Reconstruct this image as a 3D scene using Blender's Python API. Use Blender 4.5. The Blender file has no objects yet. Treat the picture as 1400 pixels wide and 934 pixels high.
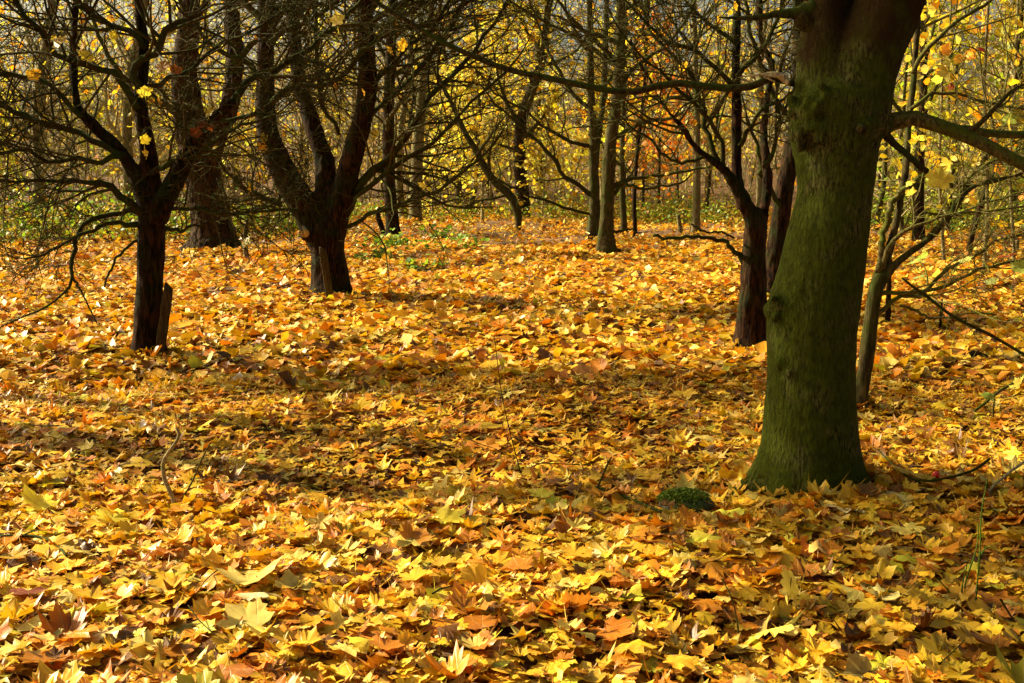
import bpy, math, random
import numpy as np
from mathutils import Vector, noise as mnoise

random.seed(7)
RNG = np.random.default_rng(11)
SC = bpy.context.scene
COL = SC.collection

# ------------------------------------------------------------------ camera
EYE = 1.25
FPX = 1600.0                      # focal length in photo pixels (1400 wide)
PITCH = math.atan((467 - 250) / FPX)
cam_d = bpy.data.cameras.new('camera')
cam_d.sensor_width = 36.0
cam_d.lens = 36.0 * FPX / 1400.0
cam_d.clip_start = 0.05
cam_d.clip_end = 2000.0
cam = bpy.data.objects.new('camera', cam_d)
cam.location = (0, 0, EYE)
cam.rotation_euler = (math.pi / 2 - PITCH, 0, 0)
COL.objects.link(cam)
SC.camera = cam

# ------------------------------------------------------------------ light
SUN_EL = math.radians(32)
SUN_TH = math.radians(21)         # how far behind the left the sun stands
SUN = Vector((-math.cos(SUN_TH) * math.cos(SUN_EL), math.sin(SUN_TH) * math.cos(SUN_EL), math.sin(SUN_EL)))
world = bpy.data.worlds.new('World')
SC.world = world
world.use_nodes = True
wn = world.node_tree
sky = wn.nodes.new('ShaderNodeTexSky')
sky.sky_type = 'NISHITA'
sky.sun_disc = False
sky.sun_elevation = SUN_EL
sky.sun_rotation = math.atan2(SUN.x, SUN.y)
sky.dust_density = 7.0
sky.air_density = 0.45
sky.ozone_density = 1.0
bg = wn.nodes['Background']
bg.inputs['Strength'].default_value = 0.085
wb = wn.nodes.new('ShaderNodeMixRGB'); wb.blend_type = 'MULTIPLY'; wb.inputs['Fac'].default_value = 1.0
wb.inputs[2].default_value = (1.0, 0.97, 0.64, 1)          # the photograph's warm white balance, over the whole sky alike
wn.links.new(sky.outputs[0], wb.inputs[1]); wn.links.new(wb.outputs[0], bg.inputs['Color'])
sl = bpy.data.lights.new('sun', 'SUN')
sl.energy = 5.0
sl.angle = math.radians(0.5)
sl.color = (1.0, 0.89, 0.62)
sun = bpy.data.objects.new('sun', sl)
sun.rotation_euler = (-SUN).to_track_quat('-Z', 'Y').to_euler()
COL.objects.link(sun)
vs = SC.view_settings
vs.view_transform = 'Standard'
vs.look = 'None'
vs.exposure = 1.36
vs.gamma = 1.0
SC.cycles.max_bounces = 8
SC.cycles.diffuse_bounces = 3
SC.cycles.transmission_bounces = 4
SC.cycles.transparent_max_bounces = 4

# ------------------------------------------------------------------ helpers: photo pixel -> place
CP, SP = math.cos(PITCH), math.sin(PITCH)

def ray(px, py):
    xc, yc = (px - 700) / FPX, (467 - py) / FPX
    return np.array([xc, CP + yc * SP, -SP + yc * CP])

def at(px, py, Y):
    d = ray(px, py)
    t = Y / d[1]
    return np.array([0, 0, EYE]) + t * d

def mpp(px, py, Y):               # metres per photo pixel there
    return (Y / ray(px, py)[1]) / FPX

def gz(x, y):
    x = np.asarray(x, float); y = np.asarray(y, float)
    z = (0.028 * np.sin(1.3 * x + 0.7 * y + 1.0) + 0.024 * np.sin(2.1 * y - 0.9 * x + 0.4)
         + 0.012 * np.sin(3.7 * x + 2.9 * y) + 0.010 * np.sin(5.1 * x - 4.3 * y + 2.0))
    far = np.clip((y - 36) / 60.0, 0, 1)
    z = z * (1 + 1.5 * np.clip((y - 10) / 20.0, 0, 1))
    return z + far * far * 5.0

def gp(px, py):                   # where that pixel meets the ground
    d = ray(px, py)
    t = EYE / max(-d[2], 1e-3)
    for _ in range(12):
        p = np.array([0, 0, EYE]) + t * d
        t = (EYE - float(gz(p[0], p[1]))) / max(-d[2], 1e-3)
    return np.array([0, 0, EYE]) + t * d

# ------------------------------------------------------------------ helpers: meshes
def make_mesh(name, V, F, mat, smooth=True, tint=None, uv=None):
    """V (n,3); F list of int arrays (k,3) or (k,4); tint (n,3) per vertex; uv (n,2) per vertex"""
    me = bpy.data.meshes.new(name)
    V = np.asarray(V, np.float32)
    F = [f for f in (F if isinstance(F, list) else [F]) if len(f)]
    nl = sum(f.size for f in F); npoly = sum(len(f) for f in F)
    loops = np.concatenate([f.ravel() for f in F]).astype(np.int32)
    sizes = np.concatenate([np.full(len(f), f.shape[1], np.int32) for f in F])
    starts = np.concatenate([[0], np.cumsum(sizes)[:-1]]).astype(np.int32)
    me.vertices.add(len(V)); me.vertices.foreach_set('co', V.ravel())
    me.loops.add(nl); me.loops.foreach_set('vertex_index', loops)
    me.polygons.add(npoly)
    me.polygons.foreach_set('loop_start', starts)
    if smooth:
        me.polygons.foreach_set('use_smooth', np.ones(npoly, bool))
    if tint is not None:
        a = me.attributes.new('tint', 'FLOAT_COLOR', 'POINT')
        c = np.ones((len(V), 4), np.float32); c[:, :3] = tint
        a.data.foreach_set('color', c.ravel())
    if uv is not None:
        l = me.uv_layers.new(name='leaf_map')
        l.data.foreach_set('uv', np.asarray(uv, np.float32)[loops].ravel())
    me.update(calc_edges=True)
    me.validate()
    if mat: me.materials.append(mat)
    return me

def link(name, me, parent=None, loc=(0, 0, 0)):
    o = bpy.data.objects.new(name, me)
    COL.objects.link(o)
    o.location = loc
    if parent is not None: o.parent = parent
    return o

def tag(o, label=None, cat=None, group=None, kind=None):
    if label: o['label'] = label
    if cat: o['category'] = cat
    if group: o['group'] = group
    if kind: o['kind'] = kind
    return o

def empty(name, loc, label, cat, group=None):
    o = bpy.data.objects.new(name, None)
    COL.objects.link(o); o.location = loc
    o.empty_display_size = 0.1
    return tag(o, label, cat, group)

def nrm(v):
    return v / np.maximum(np.linalg.norm(v, axis=-1, keepdims=True), 1e-9)

class Tubes:
    def __init__(s): s.V = []; s.Q = []; s.T = []; s.n = 0
    def add(s, P, R, sides=5, caps=False):
        P = np.asarray(P, float); R = np.asarray(R, float)
        if P.ndim == 2: P = P[None]; R = R[None]
        T, n, _ = P.shape
        tan = np.empty_like(P)
        tan[:, 1:-1] = P[:, 2:] - P[:, :-2]; tan[:, 0] = P[:, 1] - P[:, 0]; tan[:, -1] = P[:, -1] - P[:, -2]
        tan = nrm(tan)
        ch = nrm(P[:, -1] - P[:, 0])
        ref = np.where(np.abs(ch[:, :1]) < 0.6, [[1., 0, 0]], [[0, 1., 0]])
        ref = nrm(ref - (ref * ch).sum(-1, keepdims=True) * ch)[:, None, :]
        u = nrm(ref - (ref * tan).sum(-1, keepdims=True) * tan)
        v = np.cross(tan, u)
        a = np.arange(sides) * 2 * math.pi / sides
        ring = u[:, :, None, :] * np.cos(a)[None, None, :, None] + v[:, :, None, :] * np.sin(a)[None, None, :, None]
        V = P[:, :, None, :] + ring * R[:, :, None, None]
        idx = s.n + np.arange(T * n * sides).reshape(T, n, sides)
        a0 = idx[:, :-1, :]; a1 = np.roll(a0, -1, axis=2); b0 = idx[:, 1:, :]; b1 = np.roll(b0, -1, axis=2)
        s.Q.append(np.stack([a0, a1, b1, b0], -1).reshape(-1, 4))
        s.V.append(V.reshape(-1, 3)); s.n += T * n * sides
        if caps:
            for e, flip in ((0, True), (-1, False)):
                c = s.n + np.arange(T); s.V.append(P[:, e]); s.n += T
                r0 = idx[:, e, :]; r1 = np.roll(r0, -1, axis=1); cc = np.repeat(c[:, None], sides, 1)
                tri = np.stack([r1, r0, cc] if flip else [r0, r1, cc], -1).reshape(-1, 3)
                s.T.append(tri)
        return s
    def blob(s, c, r, sides=12, squash=(1, 1, 1)):
        th = np.linspace(0, math.pi, 8)
        P = np.stack([np.zeros(8), np.zeros(8), -np.cos(th)], -1) * r
        k = s.n
        s.add(P, np.maximum(np.sin(th), 1e-3) * r, sides, True)
        for i in range(len(s.V)):
            pass
        m = 0
        out = []
        for arr in s.V:
            if m >= k: arr = arr * np.array(squash) + np.array(c)
            m += len(arr); out.append(arr)
        s.V = out
        return s
    def mesh(s, name, mat):
        return make_mesh(name, np.concatenate(s.V), [np.concatenate(s.Q)] + ([np.concatenate(s.T)] if s.T else []), mat)

def resample(pts, n, extra=None):
    """Catmull-Rom through pts, n points evenly along it; extra = values to carry along"""
    pts = np.asarray(pts, float)
    k = len(pts)
    if k == 2:
        t = np.linspace(0, 1, n)
        return (pts[0] + (pts[1] - pts[0]) * t[:, None], np.interp(t, [0, 1], extra) if extra is not None else None)
    E = np.vstack([2 * pts[0] - pts[1], pts, 2 * pts[-1] - pts[-2]])
    out = []; par = []
    for i in range(k - 1):
        p0, p1, p2, p3 = E[i], E[i + 1], E[i + 2], E[i + 3]
        for t in np.linspace(0, 1, 10, endpoint=False):
            out.append(0.5 * ((2 * p1) + (-p0 + p2) * t + (2 * p0 - 5 * p1 + 4 * p2 - p3) * t * t + (-p0 + 3 * p1 - 3 * p2 + p3) * t ** 3))
            par.append(i + t)
    out.append(pts[-1]); par.append(k - 1)
    out = np.array(out); par = np.array(par)
    L = np.concatenate([[0], np.cumsum(np.linalg.norm(np.diff(out, axis=0), axis=1))])
    s = np.linspace(0, L[-1], n)
    P = np.stack([np.interp(s, L, out[:, i]) for i in range(3)], -1)
    ex = np.interp(np.interp(s, L, par), np.arange(k), extra) if extra is not None else None
    return P, ex

def grow(P, R, k, n, lf, ang=(35, 65), tmin=0.15, tmax=0.98, wig=0.18, up=0.05, flat=0.5, rr=0.55, rng=RNG, lmin=0.06, rtip=0.0015):
    """k children on every polyline of P (T,n0,3): returns (T*k,n,3),(T*k,n)"""
    T, n0, _ = P.shape
    L = np.linalg.norm(np.diff(P, axis=1), axis=2).sum(1)
    t = (np.arange(k)[None] + rng.random((T, k))) / k * (tmax - tmin) + tmin
    f = t * (n0 - 1); i = np.minimum(f.astype(int), n0 - 2); w = f - i
    ti = np.arange(T)[:, None]
    base = P[ti, i] * (1 - w)[..., None] + P[ti, i + 1] * w[..., None]
    rb = R[ti, i] * (1 - w) + R[ti, i + 1] * w
    tan = nrm(P[ti, i + 1] - P[ti, i])
    d = rng.normal(size=(T, k, 3)); d[..., 2] *= flat
    d = nrm(d - (d * tan).sum(-1, keepdims=True) * tan)
    a = np.radians(rng.uniform(ang[0], ang[1], (T, k)))[..., None]
    d = nrm(tan * np.cos(a) + d * np.sin(a))
    ln = np.maximum(L[:, None] * rng.uniform(lf[0], lf[1], (T, k)) * (1.1 - 0.75 * t), lmin)
    base = base.reshape(-1, 3); d = d.reshape(-1, 3); ln = ln.reshape(-1)
    st = ln / (n - 1)
    pts = [base]; cur = base; dd = d
    bend = rng.normal(size=(len(base), 3)) * wig * 0.5
    for _ in range(n - 1):
        dd = nrm(dd + rng.normal(size=dd.shape) * wig + bend + np.array([0, 0, up]))
        cur = cur + dd * st[:, None]; pts.append(cur)
    Pc = np.stack(pts, 1)
    r0 = np.minimum(rb.reshape(-1) * rr, 0.024 * ln + 0.002)
    s = np.linspace(0, 1, n)[None]
    Rc = np.maximum(r0[:, None] * (1 - s) ** 0.8, rtip) 
    Rc[:, -1] *= 0.5
    return Pc, Rc

# ------------------------------------------------------------------ materials
def nodes_of(m):
    m.use_nodes = True
    nt = m.node_tree
    return nt, nt.nodes, nt.links

def ramp(nt, stops):
    r = nt.nodes.new('ShaderNodeValToRGB')
    e = r.color_ramp.elements
    while len(e) > 1: e.remove(e[-1])
    e[0].position = stops[0][0]; e[0].color = (*stops[0][1], 1)
    for p, c in stops[1:]:
        x = e.new(p); x.color = (*c, 1)
    return r

def bark(name, dark, mid, moss, moss_amt=0.5, scale=1.0, bump=0.5, stretch=0.22, fine=1.0, nsc=55, crack=0.8):
    m = bpy.data.materials.new(name); nt, N, L = nodes_of(m)
    b = N['Principled BSDF']; b.inputs['Roughness'].default_value = 0.85
    b.inputs['Specular IOR Level'].default_value = 0.06
    tc = N.new('ShaderNodeTexCoord')
    mp = N.new('ShaderNodeMapping'); mp.inputs['Scale'].default_value = (scale, scale, scale * stretch)
    L.new(tc.outputs['Object'], mp.inputs['Vector'])
    n1 = N.new('ShaderNodeTexNoise'); n1.inputs['Scale'].default_value = nsc; n1.inputs['Detail'].default_value = 8
    n1.inputs['Roughness'].default_value = 0.65; n1.inputs['Distortion'].default_value = 0.6
    L.new(mp.outputs[0], n1.inputs['Vector'])
    n2 = N.new('ShaderNodeTexNoise'); n2.inputs['Scale'].default_value = 6 * scale; n2.inputs['Detail'].default_value = 6
    L.new(tc.outputs['Object'], n2.inputs['Vector'])
    n3 = N.new('ShaderNodeTexNoise'); n3.inputs['Scale'].default_value = 30 * scale; n3.inputs['Detail'].default_value = 8
    L.new(tc.outputs['Object'], n3.inputs['Vector'])
    r1 = ramp(nt, [(0.38, dark), (0.62, mid)])
    L.new(n1.outputs['Fac'], r1.inputs[0])
    # moss: patches, a little more of it on faces that look up
    geo = N.new('ShaderNodeNewGeometry'); sep = N.new('ShaderNodeSeparateXYZ')
    L.new(geo.outputs['Normal'], sep.inputs[0])
    ad = N.new('ShaderNodeMath'); ad.operation = 'MULTIPLY_ADD'; ad.inputs[1].default_value = 0.12
    L.new(sep.outputs['Z'], ad.inputs[0]); L.new(n2.outputs['Fac'], ad.inputs[2])
    ad2 = N.new('ShaderNodeMath'); ad2.operation = 'MULTIPLY_ADD'; ad2.inputs[1].default_value = 0.35
    L.new(n3.outputs['Fac'], ad2.inputs[0]); L.new(ad.outputs[0], ad2.inputs[2])
    mr = N.new('ShaderNodeMapRange'); c = 0.98 - 0.5 * moss_amt
    mr.inputs['From Min'].default_value = c - 0.12; mr.inputs['From Max'].default_value = c + 0.12
    L.new(ad2.outputs[0], mr.inputs['Value'])
    r2 = ramp(nt, [(0.25, tuple(x * 0.55 for x in moss)), (0.75, moss)])
    L.new(n3.outputs['Fac'], r2.inputs[0])
    mx = N.new('ShaderNodeMixRGB'); L.new(mr.outputs[0], mx.inputs['Fac']); L.new(r1.outputs[0], mx.inputs[1]); L.new(r2.outputs[0], mx.inputs[2])
    ck = N.new('ShaderNodeMapRange'); ck.inputs['From Min'].default_value = 0.40; ck.inputs['From Max'].default_value = 0.56; ck.inputs['To Min'].default_value = crack
    L.new(n1.outputs['Fac'], ck.inputs['Value'])
    cm = N.new('ShaderNodeMixRGB'); cm.blend_type = 'MULTIPLY'; cm.inputs['Fac'].default_value = 1.0; L.new(mx.outputs[0], cm.inputs[1]); L.new(ck.outputs[0], cm.inputs[2])
    L.new(cm.outputs[0], b.inputs['Base Color'])
    bp = N.new('ShaderNodeBump'); bp.inputs['Strength'].default_value = bump; bp.inputs['Distance'].default_value = 0.012 / scale * fine
    s1 = N.new('ShaderNodeMath'); s1.operation = 'MULTIPLY_ADD'; s1.inputs[1].default_value = 0.35
    L.new(n3.outputs['Fac'], s1.inputs[0]); L.new(n1.outputs['Fac'], s1.inputs[2])
    L.new(s1.outputs[0], bp.inputs['Height']); L.new(bp.outputs[0], b.inputs['Normal'])
    return m

def leafmat(name, source, trans=0.35, rough=0.43, blotch=True, satback=True):
    m = bpy.data.materials.new(name); nt, N, L = nodes_of(m)
    b = N['Principled BSDF']; out = N['Material Output']
    b.inputs['Roughness'].default_value = rough
    b.inputs['Specular IOR Level'].default_value = 0.34
    if source == 'object':
        src = N.new('ShaderNodeObjectInfo').outputs['Color']
    else:
        at_ = N.new('ShaderNodeAttribute'); at_.attribute_name = 'tint'; src = at_.outputs['Color']
    col = src
    if blotch:
        uv = N.new('ShaderNodeUVMap'); uv.uv_map = 'leaf_map'
        sx = N.new('ShaderNodeSeparateXYZ'); L.new(uv.outputs[0], sx.inputs[0])
        an = N.new('ShaderNodeMath'); an.operation = 'ARCTAN2'; L.new(sx.outputs['X'], an.inputs[0]); L.new(sx.outputs['Y'], an.inputs[1])
        mu = N.new('ShaderNodeMath'); mu.operation = 'MULTIPLY'; mu.inputs[1].default_value = 4.1; L.new(an.outputs[0], mu.inputs[0])
        si = N.new('ShaderNodeMath'); si.operation = 'SINE'; L.new(mu.outputs[0], si.inputs[0])
        ab = N.new('ShaderNodeMath'); ab.operation = 'ABSOLUTE'; L.new(si.outputs[0], ab.inputs[0])
        vr = N.new('ShaderNodeMapRange'); vr.inputs['From Min'].default_value = 0.0; vr.inputs['From Max'].default_value = 0.16
        vr.inputs['To Min'].default_value = 1.0; vr.inputs['To Max'].default_value = 0.0
        L.new(ab.outputs[0], vr.inputs['Value'])
        vm = N.new('ShaderNodeMath'); vm.operation = 'MULTIPLY'; vm.inputs[1].default_value = 0.35; L.new(vr.outputs[0], vm.inputs[0])
        hs = N.new('ShaderNodeMixRGB'); hs.blend_type = 'MIX'; hs.inputs[2].default_value = (0.62, 0.42, 0.14, 1)
        L.new(vm.outputs[0], hs.inputs['Fac']); L.new(col, hs.inputs[1])
        tc = N.new('ShaderNodeTexCoord')
        nz = N.new('ShaderNodeTexNoise'); nz.inputs['Scale'].default_value = 28; nz.inputs['Detail'].default_value = 5
        gm = N.new('ShaderNodeNewGeometry'); L.new(gm.outputs['Position'], nz.inputs['Vector'])
        br = N.new('ShaderNodeMapRange'); br.inputs['From Min'].default_value = 0.52; br.inputs['From Max'].default_value = 0.74
        br.inputs['To Max'].default_value = 0.75
        L.new(nz.outputs['Fac'], br.inputs['Value'])
        bx = N.new('ShaderNodeMixRGB'); bx.blend_type = 'MULTIPLY'; bx.inputs[2].default_value = (0.62, 0.40, 0.25, 1)
        L.new(br.outputs[0], bx.inputs['Fac']); L.new(hs.outputs[0], bx.inputs[1])
        col = bx.outputs[0]
        bp = N.new('ShaderNodeBump'); bp.inputs['Strength'].default_value = 0.5; bp.inputs['Distance'].default_value = 0.004
        s_ = N.new('ShaderNodeMath'); s_.operation = 'MULTIPLY_ADD'; s_.inputs[1].default_value = -0.35
        L.new(vr.outputs[0], s_.inputs[0]); L.new(nz.outputs['Fac'], s_.inputs[2])
        L.new(s_.outputs[0], bp.inputs['Height']); L.new(bp.outputs[0], b.inputs['Normal'])
    L.new(col, b.inputs['Base Color'])
    tr = N.new('ShaderNodeBsdfTranslucent')
    g = N.new('ShaderNodeGamma'); g.inputs['Gamma'].default_value = 1.25; L.new(col, g.inputs['Color'])
    L.new(g.outputs[0], tr.inputs['Color'])
    ms = N.new('ShaderNodeMixShader'); ms.inputs['Fac'].default_value = trans
    L.new(b.outputs[0], ms.inputs[1]); L.new(tr.outputs[0], ms.inputs[2]); L.new(ms.outputs[0], out.inputs['Surface'])
    return m

M_BARK_BIG = bark('bark_big', (0.014, 0.012, 0.004), (0.24, 0.21, 0.068), (0.104, 0.125, 0.009), 0.82, 1.0, 1.0, 0.28, 4.0, 100, 0.62)
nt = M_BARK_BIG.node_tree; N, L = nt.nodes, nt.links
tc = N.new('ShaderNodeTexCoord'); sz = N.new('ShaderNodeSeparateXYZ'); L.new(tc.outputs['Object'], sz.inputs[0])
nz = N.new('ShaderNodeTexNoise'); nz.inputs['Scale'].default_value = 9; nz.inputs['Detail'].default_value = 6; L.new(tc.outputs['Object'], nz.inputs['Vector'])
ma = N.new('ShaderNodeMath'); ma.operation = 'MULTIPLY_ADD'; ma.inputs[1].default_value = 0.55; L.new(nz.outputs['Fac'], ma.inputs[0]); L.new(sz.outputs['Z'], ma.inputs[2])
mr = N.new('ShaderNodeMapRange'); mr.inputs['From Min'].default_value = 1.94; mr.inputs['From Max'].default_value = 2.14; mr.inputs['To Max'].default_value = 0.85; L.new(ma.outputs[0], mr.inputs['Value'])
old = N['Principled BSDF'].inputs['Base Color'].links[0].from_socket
mx = N.new('ShaderNodeMixRGB'); mx.inputs[2].default_value = (0.045, 0.017, 0.006, 1); L.new(mr.outputs[0], mx.inputs['Fac']); L.new(old, mx.inputs[1]); L.new(mx.outputs[0], N['Principled BSDF'].inputs['Base Color'])  # red-brown bare bark towards the fork, with crown shade painted into its darkness
M_BARK_DARK = bark('bark_dark', (0.008, 0.0035, 0.0015), (0.050, 0.020, 0.007), (0.020, 0.028, 0.004), 0.46, 0.8, 0.9, 0.2, 1.0, 55, 0.5)
M_BARK_ROUGH = bark('bark_rough', (0.008, 0.0045, 0.002), (0.065, 0.032, 0.013), (0.028, 0.036, 0.007), 0.25, 0.45, 1.0, 0.16)
M_BARK_PALE = bark('bark_pale', (0.07, 0.055, 0.026), (0.26, 0.20, 0.095), (0.12, 0.14, 0.035), 0.40, 0.9, 0.7, 0.25)
M_BARK_MID = bark('bark_mid', (0.020, 0.014, 0.005), (0.095, 0.070, 0.026), (0.050, 0.060, 0.009), 0.52, 0.8, 0.8, 0.22)
M_LIMB = bark('limb_bark', (0.015, 0.010, 0.0035), (0.066, 0.044, 0.016), (0.045, 0.060, 0.006), 0.66, 1.4, 0.6, 0.6, 0.6)
M_LIMB_LIT = bark('limb_bark_lit', (0.035, 0.026, 0.009), (0.17, 0.125, 0.045), (0.10, 0.115, 0.012), 0.55, 1.4, 0.6, 0.6, 0.6)  # paler copy of the limb bark, sunlight put into its olive colour
M_TWIG = bark('twig_bark', (0.020, 0.013, 0.004), (0.105, 0.072, 0.024), (0.050, 0.060, 0.008), 0.55, 2.0, 0.3, 1.0, 0.3)
M_TWIG_PALE = bark('twig_pale', (0.12, 0.09, 0.05), (0.36, 0.29, 0.17), (0.14, 0.15, 0.05), 0.35, 2.0, 0.3, 1.0, 0.3)
M_TWIG_OLIVE = bark('twig_olive', (0.06, 0.045, 0.016), (0.22, 0.165, 0.06), (0.13, 0.14, 0.02), 0.5, 2.0, 0.3, 1.0, 0.3)
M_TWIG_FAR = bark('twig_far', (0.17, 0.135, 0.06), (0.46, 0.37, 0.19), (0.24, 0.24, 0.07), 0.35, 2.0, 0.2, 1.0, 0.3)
M_CUT = bark('cut_wood', (0.42, 0.22, 0.06), (0.62, 0.38, 0.13), (0.45, 0.30, 0.10), 0.2, 2.0, 0.3, 1.0, 0.4)
M_SPLINTER = bark('splintered_wood', (0.26, 0.18, 0.09), (0.55, 0.43, 0.25), (0.16, 0.17, 0.06), 0.25, 2.0, 0.6, 0.3, 0.5)
M_STAKE = bark('stake_wood', (0.03, 0.017, 0.006), (0.105, 0.062, 0.022), (0.06, 0.06, 0.015), 0.35, 1.6, 0.5, 0.08, 0.5)
M_MOSS = bark('moss', (0.03, 0.06, 0.008), (0.085, 0.15, 0.016), (0.10, 0.19, 0.02), 0.6, 2.5, 1.0, 1.0, 1.5)
M_STONE = bark('stone', (0.05, 0.045, 0.035), (0.20, 0.18, 0.13), (0.07, 0.11, 0.02), 0.42, 1.5, 0.8, 1.0)
M_LEAF = leafmat('fallen_leaf', 'object', 0.30)
M_LITTER = leafmat('leaf_litter', 'tint', 0.28)
M_FOLIAGE = leafmat('foliage', 'tint', 0.60, 0.5, False)
M_GREEN = leafmat('green_leaves', 'tint', 0.40, 0.5, False)
M_TREELEAF = leafmat('hanging_leaf', 'object', 0.50)

# soil under the leaves
M_SOIL = bpy.data.materials.new('soil'); nt, N, L = nodes_of(M_SOIL)
tc = N.new('ShaderNodeTexCoord'); n1 = N.new('ShaderNodeTexNoise'); n1.inputs['Scale'].default_value = 9; n1.inputs['Detail'].default_value = 10; n1.inputs['Roughness'].default_value = 0.75
L.new(tc.outputs['Object'], n1.inputs['Vector'])
r = ramp(nt, [(0.3, (0.03, 0.014, 0.005)), (0.5, (0.14, 0.062, 0.012)), (0.7, (0.32, 0.15, 0.025))])
L.new(n1.outputs['Fac'], r.inputs[0]); L.new(r.outputs[0], N['Principled BSDF'].inputs['Base Color'])
N['Principled BSDF'].inputs['Roughness'].default_value = 0.9
bp = N.new('ShaderNodeBump'); bp.inputs['Distance'].default_value = 0.04; L.new(n1.outputs['Fac'], bp.inputs['Height']); L.new(bp.outputs[0], N['Principled BSDF'].inputs['Normal'])

# ------------------------------------------------------------------ ground
xs = np.concatenate([np.linspace(-260, -22, 30)[:-1], np.linspace(-22, 22, 110), np.linspace(22, 260, 30)[1:]])
ys = np.concatenate([np.linspace(-200, -1, 14)[:-1], np.linspace(-1, 30, 100), np.linspace(30, 400, 60)[1:]])
X, Yg = np.meshgrid(xs, ys, indexing='xy')
V = np.stack([X, Yg, gz(X, Yg) - 0.01], -1).reshape(-1, 3)
nx, ny = len(xs), len(ys)
I = np.arange(nx * ny).reshape(ny, nx)
Q = np.stack([I[:-1, :-1], I[:-1, 1:], I[1:, 1:], I[1:, :-1]], -1).reshape(-1, 4)
GROUND = tag(link('ground', make_mesh('ground', V, Q, M_SOIL)), 'woodland floor covered in fallen golden maple leaves', None, None, 'structure')

# ------------------------------------------------------------------ leaves
HALF14 = [(0.07, -0.04), (0.24, -0.12), (0.52, -0.02), (0.47, 0.12), (0.44, 0.24), (0.66, 0.33), (0.60, 0.45), (0.70, 0.62), (0.50, 0.62), (0.45, 0.72), (0.27, 0.62), (0.32, 0.80), (0.17, 0.84)]
OUT28 = [(0, 0.0)] + HALF14 + [(0, 1.02)] + [(-x, y) for x, y in HALF14[::-1]]
HALF = [(0.09, -0.05), (0.28, -0.09), (0.52, 0.06), (0.36, 0.20), (0.60, 0.38), (0.66, 0.62), (0.43, 0.57), (0.22, 0.50), (0.25, 0.76)]
OUT20 = [(0, 0.0)] + HALF + [(0, 1.02)] + [(-x, y) for x, y in HALF[::-1]]
HALF10 = [(0.24, -0.08), (0.50, 0.06), (0.34, 0.22), (0.64, 0.60), (0.21, 0.50)]
OUT12 = [(0, 0.0)] + HALF10 + [(0, 1.0)] + [(-x, y) for x, y in HALF10[::-1]]
OUT6 = [(0, -0.05), (0.5, 0.08), (0.55, 0.62), (0, 1.0), (-0.55, 0.62), (-0.5, 0.08)]
OUT4 = [(0, 0), (0.42, 0.45), (0, 1.0), (-0.42, 0.45)]

def template(out, ring=False, petiole=False, lean=False):
    o = np.array(out, float); m = len(o); c = np.array([[0, 0.30]])
    if lean:                      # no middle point: for leaves a few pixels across
        return o, np.array([(0, i, i + 1) for i in range(1, m - 1)])
    if ring:
        mid = c + (o - c) * np.array([[0.52, 0.52]])
        V = np.vstack([c, mid, o])
        k = np.arange(m); k1 = (k + 1) % m
        T = np.vstack([np.stack([np.zeros(m, int), 1 + k, 1 + k1], -1),
                       np.stack([1 + k, 1 + m + k, 1 + m + k1], -1), np.stack([1 + k, 1 + m + k1, 1 + k1], -1)])
    else:
        V = np.vstack([c, o]); k = np.arange(m)
        T = np.stack([np.zeros(m, int), 1 + k, 1 + (k + 1) % m], -1)
    if petiole:
        b = len(V)
        V = np.vstack([V, [(-0.012, 0.02), (0.012, 0.02), (-0.010, -0.35), (0.010, -0.35), (0.0, -0.68)]])
        T = np.vstack([T, [(b, b + 2, b + 3), (b, b + 3, b + 1), (b + 2, b + 4, b + 3)]])
    return V, T

def rots(n, tilt, rng, spin=None):
    spin = rng.uniform(0, 2 * math.pi, n) if spin is None else spin
    az = rng.uniform(0, 2 * math.pi, n)
    a = np.stack([np.cos(az), np.sin(az), np.zeros(n)], -1)
    K = np.zeros((n, 3, 3)); K[:, 0, 2] = a[:, 1]; K[:, 1, 2] = -a[:, 0]; K[:, 2, 0] = -a[:, 1]; K[:, 2, 1] = a[:, 0]
    Rt = np.eye(3)[None] + np.sin(tilt)[:, None, None] * K + (1 - np.cos(tilt))[:, None, None] * (K @ K)
    Rz = np.zeros((n, 3, 3)); Rz[:, 0, 0] = np.cos(spin); Rz[:, 0, 1] = -np.sin(spin); Rz[:, 1, 0] = np.sin(spin); Rz[:, 1, 1] = np.cos(spin); Rz[:, 2, 2] = 1
    return Rt @ Rz

def leaf_shape(Vt, n, size, rng, curl=1.0):
    """local 3-D verts (n,m,3) of n curled leaves"""
    x = Vt[None, :, 0] * rng.uniform(0.85, 1.12, (n, 1)); y = Vt[None, :, 1] - 0.3
    r2 = x * x + y * y
    z = (rng.normal(0.0, 0.20, (n, 1)) * np.abs(x) + rng.normal(-0.05, 0.45, (n, 1)) * r2 + rng.normal(0, 0.32, (n, 1)) * y * np.abs(y)
         + rng.normal(0, 0.35, (n, 1)) * x * y + rng.normal(0, 0.05, (n, len(Vt))) * np.clip(r2 * 3, 0, 1)) * curl
    return np.stack([x + 0 * y, y + 0 * x, z], -1) * size[:, None, None]

PAL = np.array([(0.79, 0.475, 0.045), (0.64, 0.40, 0.032), (0.72, 0.29, 0.024), (0.76, 0.58, 0.22), (0.42, 0.155, 0.016), (0.16, 0.06, 0.010), (0.60, 0.54, 0.06), (0.60, 0.20, 0.018)])
PW_NEAR = np.array([0.25, 0.27, 0.12, 0.14, 0.11, 0.05, 0.04, 0.02])
PW_FAR = np.array([0.28, 0.19, 0.24, 0.14, 0.12, 0.02, 0.01, 0.03])

def tints(n, w, rng, pal=PAL):
    c = pal[rng.choice(len(pal), n, p=w / w.sum())]
    c = c * np.array([1.0, 0.955, 0.55]) * rng.uniform(0.78, 1.12, (n, 1)) * rng.uniform(0.92, 1.08, (n, 3))
    return np.clip(c, 0.005, 0.92)

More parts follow.
